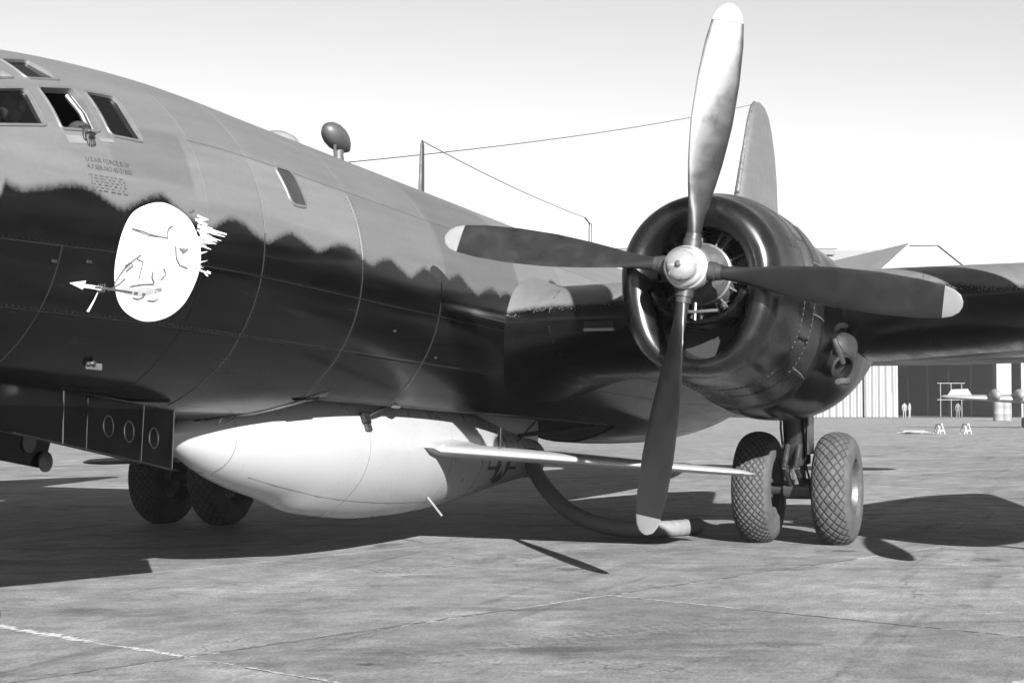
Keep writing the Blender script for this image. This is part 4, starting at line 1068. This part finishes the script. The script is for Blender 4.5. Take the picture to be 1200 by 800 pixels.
pv = [B_(9.75, -.55, -.15), B_(9.76, -.55, .15), B_(9.74, -.56, .42), B_(9.70, -.56, .55), B_(9.68, -.57, .62),
      B_(9.72, -.76, .46), B_(9.70, -.98, .30), wrist + Vector((-.02, .10, .03)), wrist,
      B_(9.72, -.36, .46), B_(9.66, -.28, .18), B_(9.40, -.34, .10), B_(9.28, -.40, .12),
      B_(9.65, -.66, -.18), B_(9.25, -.68, -.12), B_(9.15, -.68, -.5), B_(9.65, -.44, -.18), B_(9.25, -.42, -.12), B_(9.15, -.42, -.5)]
pe = [(0, 1), (1, 2), (2, 3), (3, 4), (2, 5), (5, 6), (6, 7), (7, 8), (2, 9), (9, 10), (10, 11), (11, 12), (0, 13), (13, 14), (14, 15), (0, 16), (16, 17), (17, 18)]
pr_ = [.16, .15, .16, .065, .06, .08, .06, .05, .04, .08, .06, .045, .035, .10, .075, .05, .10, .075, .05]
skinned('body', pv, pe, pr_, M_SUIT, pilot, BASE[pilot.name])
m = MB(); hc = B_(9.64, -.58, .76)
rows = []
for i in range(15):
    t = i / 14; a = PI * t; rr_ = math.sin(a)
    rows.append([hc + AU * (math.cos(a) * .125) + AX * (rr_ * (.098 + .012 * math.cos(a)) * math.cos(2 * PI * k / 20) + (-.022 * rr_ if abs(k - 10) < 2 and .42 < t < .62 else 0)) + AY * (rr_ * .076 * math.sin(2 * PI * k / 20)) for k in range(20)])
m.loft(rows); m.build('head', M_SKINP, pilot, smooth=80)
m = MB(); m.loft([[hc + AU * h + AX * (.01 + r_ * 1.12 * math.cos(2 * PI * k / 20)) + AY * (r_ * .88 * math.sin(2 * PI * k / 20)) for k in range(20)] for h, r_ in ((.035, .098), (.07, .10), (.105, .085), (.13, .05), (.136, .01))]); m.build('cap', M_SUIT, pilot, smooth=80)
for q in (-1, 1):
    m = MB(); m.lathe(hc + AY * (q * .075), AY * q, [(0, .045), (.02, .045), (.028, .03), (.03, .005)], 16); m.build('headset_cup', M_SILVP, pilot)
dn = Vector((0, -.25, -1)).normalized(); sx = AX; hv = [wrist, wrist + dn * .05]; he = [(0, 1)]; hr = [.042, .048]
for k, (dx, L) in enumerate(((-.032, .075), (-.011, .085), (.011, .08), (.031, .065))):
    b = len(hv); hv += [wrist + dn * .075 + sx * dx, wrist + dn * (.075 + L * .5) + sx * dx * 1.1 + Vector((0, -.01, 0)), wrist + dn * (.075 + L) + sx * dx * 1.1 + Vector((0, .012, 0))]
    he += [(1, b), (b, b + 1), (b + 1, b + 2)]; hr += [.0165, .014, .011]
b = len(hv); hv += [wrist + dn * .03 + sx * -.05, wrist + dn * .07 + sx * -.066, wrist + dn * .10 + sx * -.06]; he += [(0, b), (b, b + 1), (b + 1, b + 2)]; hr += [.015, .012, .010]
skinned('glove', hv, he, hr, mat('leather_glove', .010, .6, 0, .3, 25), pilot, BASE[pilot.name])

# ---------------------------------------------------------------- background: hangars, parked aircraft, sawhorses
def wpt(xp, dep, z=0.0):
    """ground position from an image column and a distance along the view axis (layout helper)"""
    lat = (xp - 600) / FOC * dep
    return Vector((dep * math.cos(PSI) + lat * math.sin(PSI), dep * math.sin(PSI) - lat * math.cos(PSI), z))
RT = Vector((math.sin(PSI), -math.cos(PSI), 0)); FD = Vector((math.cos(PSI), math.sin(PSI), 0)); ZU = Vector((0, 0, 1))
M_HW = mat('hangar_white_sheet', .13, .6, 0, .12, .5); M_HR = mat('hangar_roof_sheet', .19, .55, .2, .15, .3); mat('gable_white', .15, .6, 0, .05, .4); M_WR = mat('workshop_roof', .20, .6, 0, .1, .3); M_HD = mat('hangar_interior', .04, .9, 0, .3, .3); M_HT = mat('hangar_trim', .12, .6); M_HL = mat('hangar_dark_band', .07, .7)
D1 = 182.0
o1 = wpt(1086, D1); hx = (RT * .985 + FD * .17).normalized(); hy = Vector((-hx.y, hx.x, 0)) 
if hy.dot(FD) < 0: hy = -hy
def HP(a, b, z): return o1 + hx * a + hy * b + ZU * z
hang = thing('hangar', o1, 'big pale gabled hangar with dark open doorway and corrugated sliding doors', 'building')
HWD, EV, PK, DH = 11.5, 15.4, 19.5, 8.2
def quadbox(mm, a0, a1, b0, b1, z0, z1): mm.box(HP((a0 + a1) / 2, (b0 + b1) / 2, (z0 + z1) / 2), (a1 - a0, b1 - b0, z1 - z0), (hx, hy, ZU)); return mm
quadbox(MB(), -20, -3.7, 0.0, .5, DH, EV).build('front_wall', M_HW, hang, smooth=0)
quadbox(MB(), -3.7, HWD, 0.0, .5, DH, EV).build('front_wall', M_HW, hang, smooth=0)
GP = [(-6.6, EV + .02), (-4.4, 17.3), (-2.0, PK - .1), (1.4, PK), (3.5, 17.95), (6.9, EV + .02)]
m = MB(); m.prism([HP(a, 0, z) for a, z in GP], hy * .5); m.build('gable', mat('gable_white', .15), hang, smooth=0)
for (a0, z0), (a1, z1) in zip(GP, GP[1:]):
    m = MB(); m.prism([HP(a0, -.3, z0), HP(a1, -.3, z1), HP(a1, -.3, z1 + .28), HP(a0, -.3, z0 + .28)], hy * 55); m.build('roof_sheet', M_HR, hang, smooth=0)
quadbox(MB(), HWD - .02, HWD + .3, .1, 58, 0, EV).build('side_wall', M_HW, hang, smooth=0)
quadbox(MB(), 8.3, 10.1, -.25, .6, 0, DH).build('door_pillar', M_HW, hang, smooth=0)
quadbox(MB(), -3.6, 8.2, -.18, .2, DH - .5, DH + .3).build('lintel', M_HT, hang, smooth=0)
def corrugated(a0, a1, b, z1, pitch, name):
    m = MB(); n = int((a1 - a0) / (pitch / 4)); row0 = []; row1 = []
    for i in range(n + 1):
        a = a0 + (a1 - a0) * i / n; d = [0, -.22, -.22, 0][i % 4]; row0.append(HP(a, b + d, .05)); row1.append(HP(a, b + d, z1))
    m.loft([row0, row1], closed=False); return m.build(name, M_HW, hang, smooth=0)
for k in range(4): corrugated(-20 + k * 4.1, -20 + k * 4.1 + 4.0, -.3 - .25 * (k % 2), DH, .8, 'sliding_door')
m = MB(); m.prism([HP(-5.2, -.62, .05), HP(-3.75, -.62, .05), HP(-3.75, -.62, 2.3), HP(-4.1, -.62, 2.75), HP(-4.9, -.62, 2.75), HP(-5.2, -.62, 2.3)], hy * .05); m.build('wicket_door', M_WHITE, hang, smooth=0)
m = MB(); m.add([HP(-3.7, .5, .02), HP(8.3, .5, .02), HP(8.3, .5, DH), HP(-3.7, .5, DH), HP(-6, 40, .02), HP(11, 40, .02), HP(11, 40, DH + 3), HP(-6, 40, DH + 3)], [(4, 5, 6, 7), (0, 4, 7, 3), (1, 2, 6, 5), (3, 7, 6, 2), (0, 1, 5, 4)]); m.build('interior', M_HD, hang, smooth=0)
for k in range(5):                               # roof trusses and columns inside
    b_ = 6 + k * 6; m = MB(); m.tube([HP(-3.5, b_, .1), HP(-3.5, b_, DH), HP(2.3, b_, DH + 1.5), HP(8.2, b_, DH), HP(8.2, b_, .1)], .14, 6); m.build('frame_truss', M_HT, hang)
for k in range(3):                               # work stand seen inside the doorway
    m = MB(); m.tube([HP(3.0 + k * 1.3, 3, .05), HP(3.0 + k * 1.3, 3, 3.9)], .05, 6); m.build('stand_post', M_HT, hang)
for z in (2.0, 3.9):
    m = MB(); m.tube([HP(2.6, 3, z), HP(6.0, 3, z)], .05, 6); m.build('stand_rail', M_HT, hang)
# long workshop joined behind, its clerestory running left
o2 = wpt(840, 232); sh = thing('workshop_building', o2, 'long low-pitched workshop roof with clerestory bands behind the bomber\'s nacelle', 'building')
def SP(a, b, z): return o2 + RT * a + FD * b + ZU * (z + (3.5 if z > 12 else 0))
m = MB(); m.box(SP(0, 15, 8.5), (62, 30, 17), (RT, FD, ZU)); m.build('wall', M_HW, sh, smooth=0)
m = MB(); m.prism([SP(-31.5, -1, 17.05), SP(-31.5, 15, 21.6), SP(-31.5, 31, 17.05)], RT * 63); m.build('roof', M_WR, sh, smooth=0)
for z, b, q in ((19.2, 4.6, .0), (20.5, 9.4, 0.0)):
    m = MB(); m.box(SP(-8 - q, b, z + .25), (46 if z < 20 else 54, 1.0, .9), (RT, FD, ZU)); m.build('clerestory', M_HL, sh, smooth=0)
    m = MB(); m.box(SP(-8 - q, b + .1, z + .82), (47 if z < 20 else 55, 1.6, .16), (RT, FD, ZU)); m.build('clerestory_cap', M_HW, sh, smooth=0)
# annex beside the hangar
o3 = HP(15.5, 2, 0); an = thing('annex_building', o3, 'white annex with dark windows beside the hangar\'s door pillar', 'building')
def AP(a, b, z): return o3 + hx * a + hy * b + ZU * z
m = MB(); m.box(AP(0.4, 6, 2.6), (6.8, 12, 5.2), (hx, hy, ZU)); m.build('wall', M_HW, an, smooth=0)
m = MB(); m.prism([AP(-3.3, -.4, 5.22), AP(4.2, -.4, 5.22), AP(4.2, -.4, 5.6), AP(.4, -.4, 6.6), AP(-3.3, -.4, 5.6)], hy * 12.6); m.build('roof', M_HR, an, smooth=0)
for a in (-2.2, 0, 2.2):
    for z in (1.6, 3.9):
        m = MB(); m.box(AP(a, -.03, z), (1.2, .12, 1.3), (hx, hy, ZU)); wdw = m.build('window', M_HL, an, smooth=0)
        m = MB(); m.box(AP(a, -.12, z), (.08, .06, 1.3), (hx, hy, ZU)); m.box(AP(a, -.12, z), (1.2, .06, .08), (hx, hy, ZU)); m.build('mullion', M_HT, wdw, smooth=0)
# parked aircraft, its near wing crossing the hangar mouth
pk = thing('parked_aircraft', wpt(1290, 108), 'light-coloured parked aircraft with its wing crossing the hangar doorway', 'aircraft')
def KP(a, b, z): return wpt(1206, 108) + RT * a + FD * b + ZU * z
m = MB(); rows = []
for a, c, t, z in ((-5.9, .5, .05, 2.12), (-5.6, 1.3, .12, 2.08), (-3, 2.0, .2, 1.98), (0, 2.6, .3, 1.9), (4.5, 3.2, .42, 1.82), (9, 2.4, .3, 1.9), (14, 1.2, .12, 2.1)):
    rows.append([KP(a, c * (x - .4), z + yv * t) for x, yv in [(x, y_ * 2.2) for x, y_ in AFU[::4]] + [(x, y_ * 2.2) for x, y_ in AFL[::4]]])
m.loft(rows, True, True); pw = m.build('wing', M_SILVP, pk, smooth=40)
m = MB(); m.prism([KP(-5.55, -.3, 2.2), KP(-3.9, -.3, 2.15), KP(-4.2, -.3, 2.62), KP(-5.3, -.3, 2.58)], FD * .12); m.build('raised_flap', M_HT, pk, smooth=0)
for a in (-2.6, -1.0): m = ellipsoid_shell(KP(a, -1.0, 2.2), (FD, RT, ZU), (.8, .34, .40)); m.build('engine_cover', M_HW, pk)
m = MB(); m.lathe(KP(4.8, -4, 2.0), FD, [(0, .1), (.4, .5), (1.5, .85), (4, .95), (8, .7), (11, .2)], 20, True, True); m.build('fuselage', M_SILVP, pk)
for a in (-.4, 5.4, 9.0):
    m = MB(); m.tube([KP(a, -.2, 1.9), KP(a, -.2, .45)], .07, 8); lg = m.build('gear_leg', M_BLACKD, pk)
    m = MB(); m.lathe(KP(a, -.2, .38), RT, [(-.12, .2), (-.12, .34), (0, .38), (.12, .34), (.12, .2)], 18, True, True); m.build('wheel', M_RUB, pk)
# sawhorses with a rail between
for xp, lab in ((1100, 'white sawhorse beside a small pile of planks on the apron'), (1131, 'white sawhorse standing apart from the plank pile on the apron')):
    c = wpt(xp, 88); t = thing('sawhorse', c, lab, 'sawhorse', 'sawhorses on the apron'); T_ = lambda a, b, z: c + RT * a + FD * b + ZU * z
    m = MB(); m.box(T_(0, 0, .52), (.10, 1.1, .10), (RT, FD, ZU)); m.build('beam', M_WHITE, t, smooth=0)
    for q in (-1, 1):
        for e in (-.42, .42):
            m = MB(); m.tube([T_(q * .04, e, .52), T_(q * .20, e, 0)], .035, 6); m.build('leg', M_WHITE, t)
    m = MB(); m.box(T_(0, -.42, .2), (.30, .04, .06), (RT, FD, ZU)); m.build('spreader', M_WHITE, t, smooth=0)
pl = thing('plank_pile', wpt(1071, 88.5), 'low pile of pale planks lying on the apron before the hangar', 'planks')
for k in range(7):
    a = random.uniform(-.3, .3); c = wpt(1071, 88.5) + RT * random.uniform(-.35, .35) + FD * random.uniform(-.3, .3) + ZU * (.03 + .045 * (k // 2))
    ex = RT * math.cos(a) + FD * math.sin(a); m = MB(); m.box(c, (1.2, .14, .04), (ex, ZU.cross(ex), ZU)); m.build('plank', M_HT, pl, smooth=0)
# distant people and drums by the doorway
def far_person(c, lab, mt_, turn):
    t = thing('person', c, lab, 'person', 'people by the hangar'); ex = (RT * math.cos(turn) + FD * math.sin(turn))
    v = [c + ZU * .95, c + ZU * 1.2, c + ZU * 1.42, c + ZU * 1.55, c + ZU * 1.66, c + ZU * 1.40 + ex * .19, c + ZU * 1.12 + ex * .26, c + ZU * .86 + ex * .24, c + ZU * 1.40 - ex * .19, c + ZU * 1.12 - ex * .26, c + ZU * .86 - ex * .22,
         c + ZU * .90 + ex * .10, c + ZU * .48 + ex * .11, c + ZU * .06 + ex * .12, c + ZU * .90 - ex * .10, c + ZU * .48 - ex * .12, c + ZU * .06 - ex * .15]
    e = [(0, 1), (1, 2), (2, 3), (3, 4), (2, 5), (5, 6), (6, 7), (2, 8), (8, 9), (9, 10), (0, 11), (11, 12), (12, 13), (0, 14), (14, 15), (15, 16)]
    skinned('body', v, e, [.15, .14, .16, .06, .10, .075, .055, .045, .075, .055, .045, .095, .07, .06, .095, .07, .06], mt_, t, Vector(c), 1)
mcl = mat('pale_shirt', .12, .8); mck = mat('khaki_overall', .06, .8)
far_person(wpt(1059.5, 168), 'person in pale clothes standing by the hangar door edge', mcl, .2)
far_person(wpt(1065.5, 166), 'person in pale shirt beside another, farther from the hangar door edge', mcl, .9)
far_person(wpt(1122, 160), 'person in khaki overalls under the parked wing tip', mck, 0)
for xp, lab in ((1170, 'pale drum under the parked wing, farther from the aircraft\'s gear leg'), (1178, 'pale drum under the parked wing, nearer the aircraft\'s gear leg')):
    c = wpt(xp, 150); m = MB(); m.lathe(c, ZU, [(0, .5), (.05, .52), (.6, .5), (.65, .53), (.7, .5), (1.25, .5), (1.3, .53), (1.9, .52), (1.92, .46), (1.9, .02)], 18, True, True); tag(m.build('drum', M_HW, base=Vector(c)), lab, 'drum', 'drums by the hangar')

# ---------------------------------------------------------------- dusty air over the apron
hz = bpy.data.materials.new('dusty_air'); hz.use_nodes = True; t = hz.node_tree; t.nodes.clear()
pv_ = N(t, 'ShaderNodeVolumePrincipled'); pv_.inputs['Color'].default_value = (.92, .92, .92, 1); pv_.inputs['Density'].default_value = 0.00022; pv_.inputs['Anisotropy'].default_value = .0
ov_ = N(t, 'ShaderNodeOutputMaterial'); t.links.new(pv_.outputs[0], ov_.inputs['Volume'])
m = MB(); m.box((150, 20, 14.0), (360, 300, 30.5)); hb = m.build('haze', hz, base=Vector((150, 20, -1.2)), smooth=0); hb['kind'] = 'stuff'
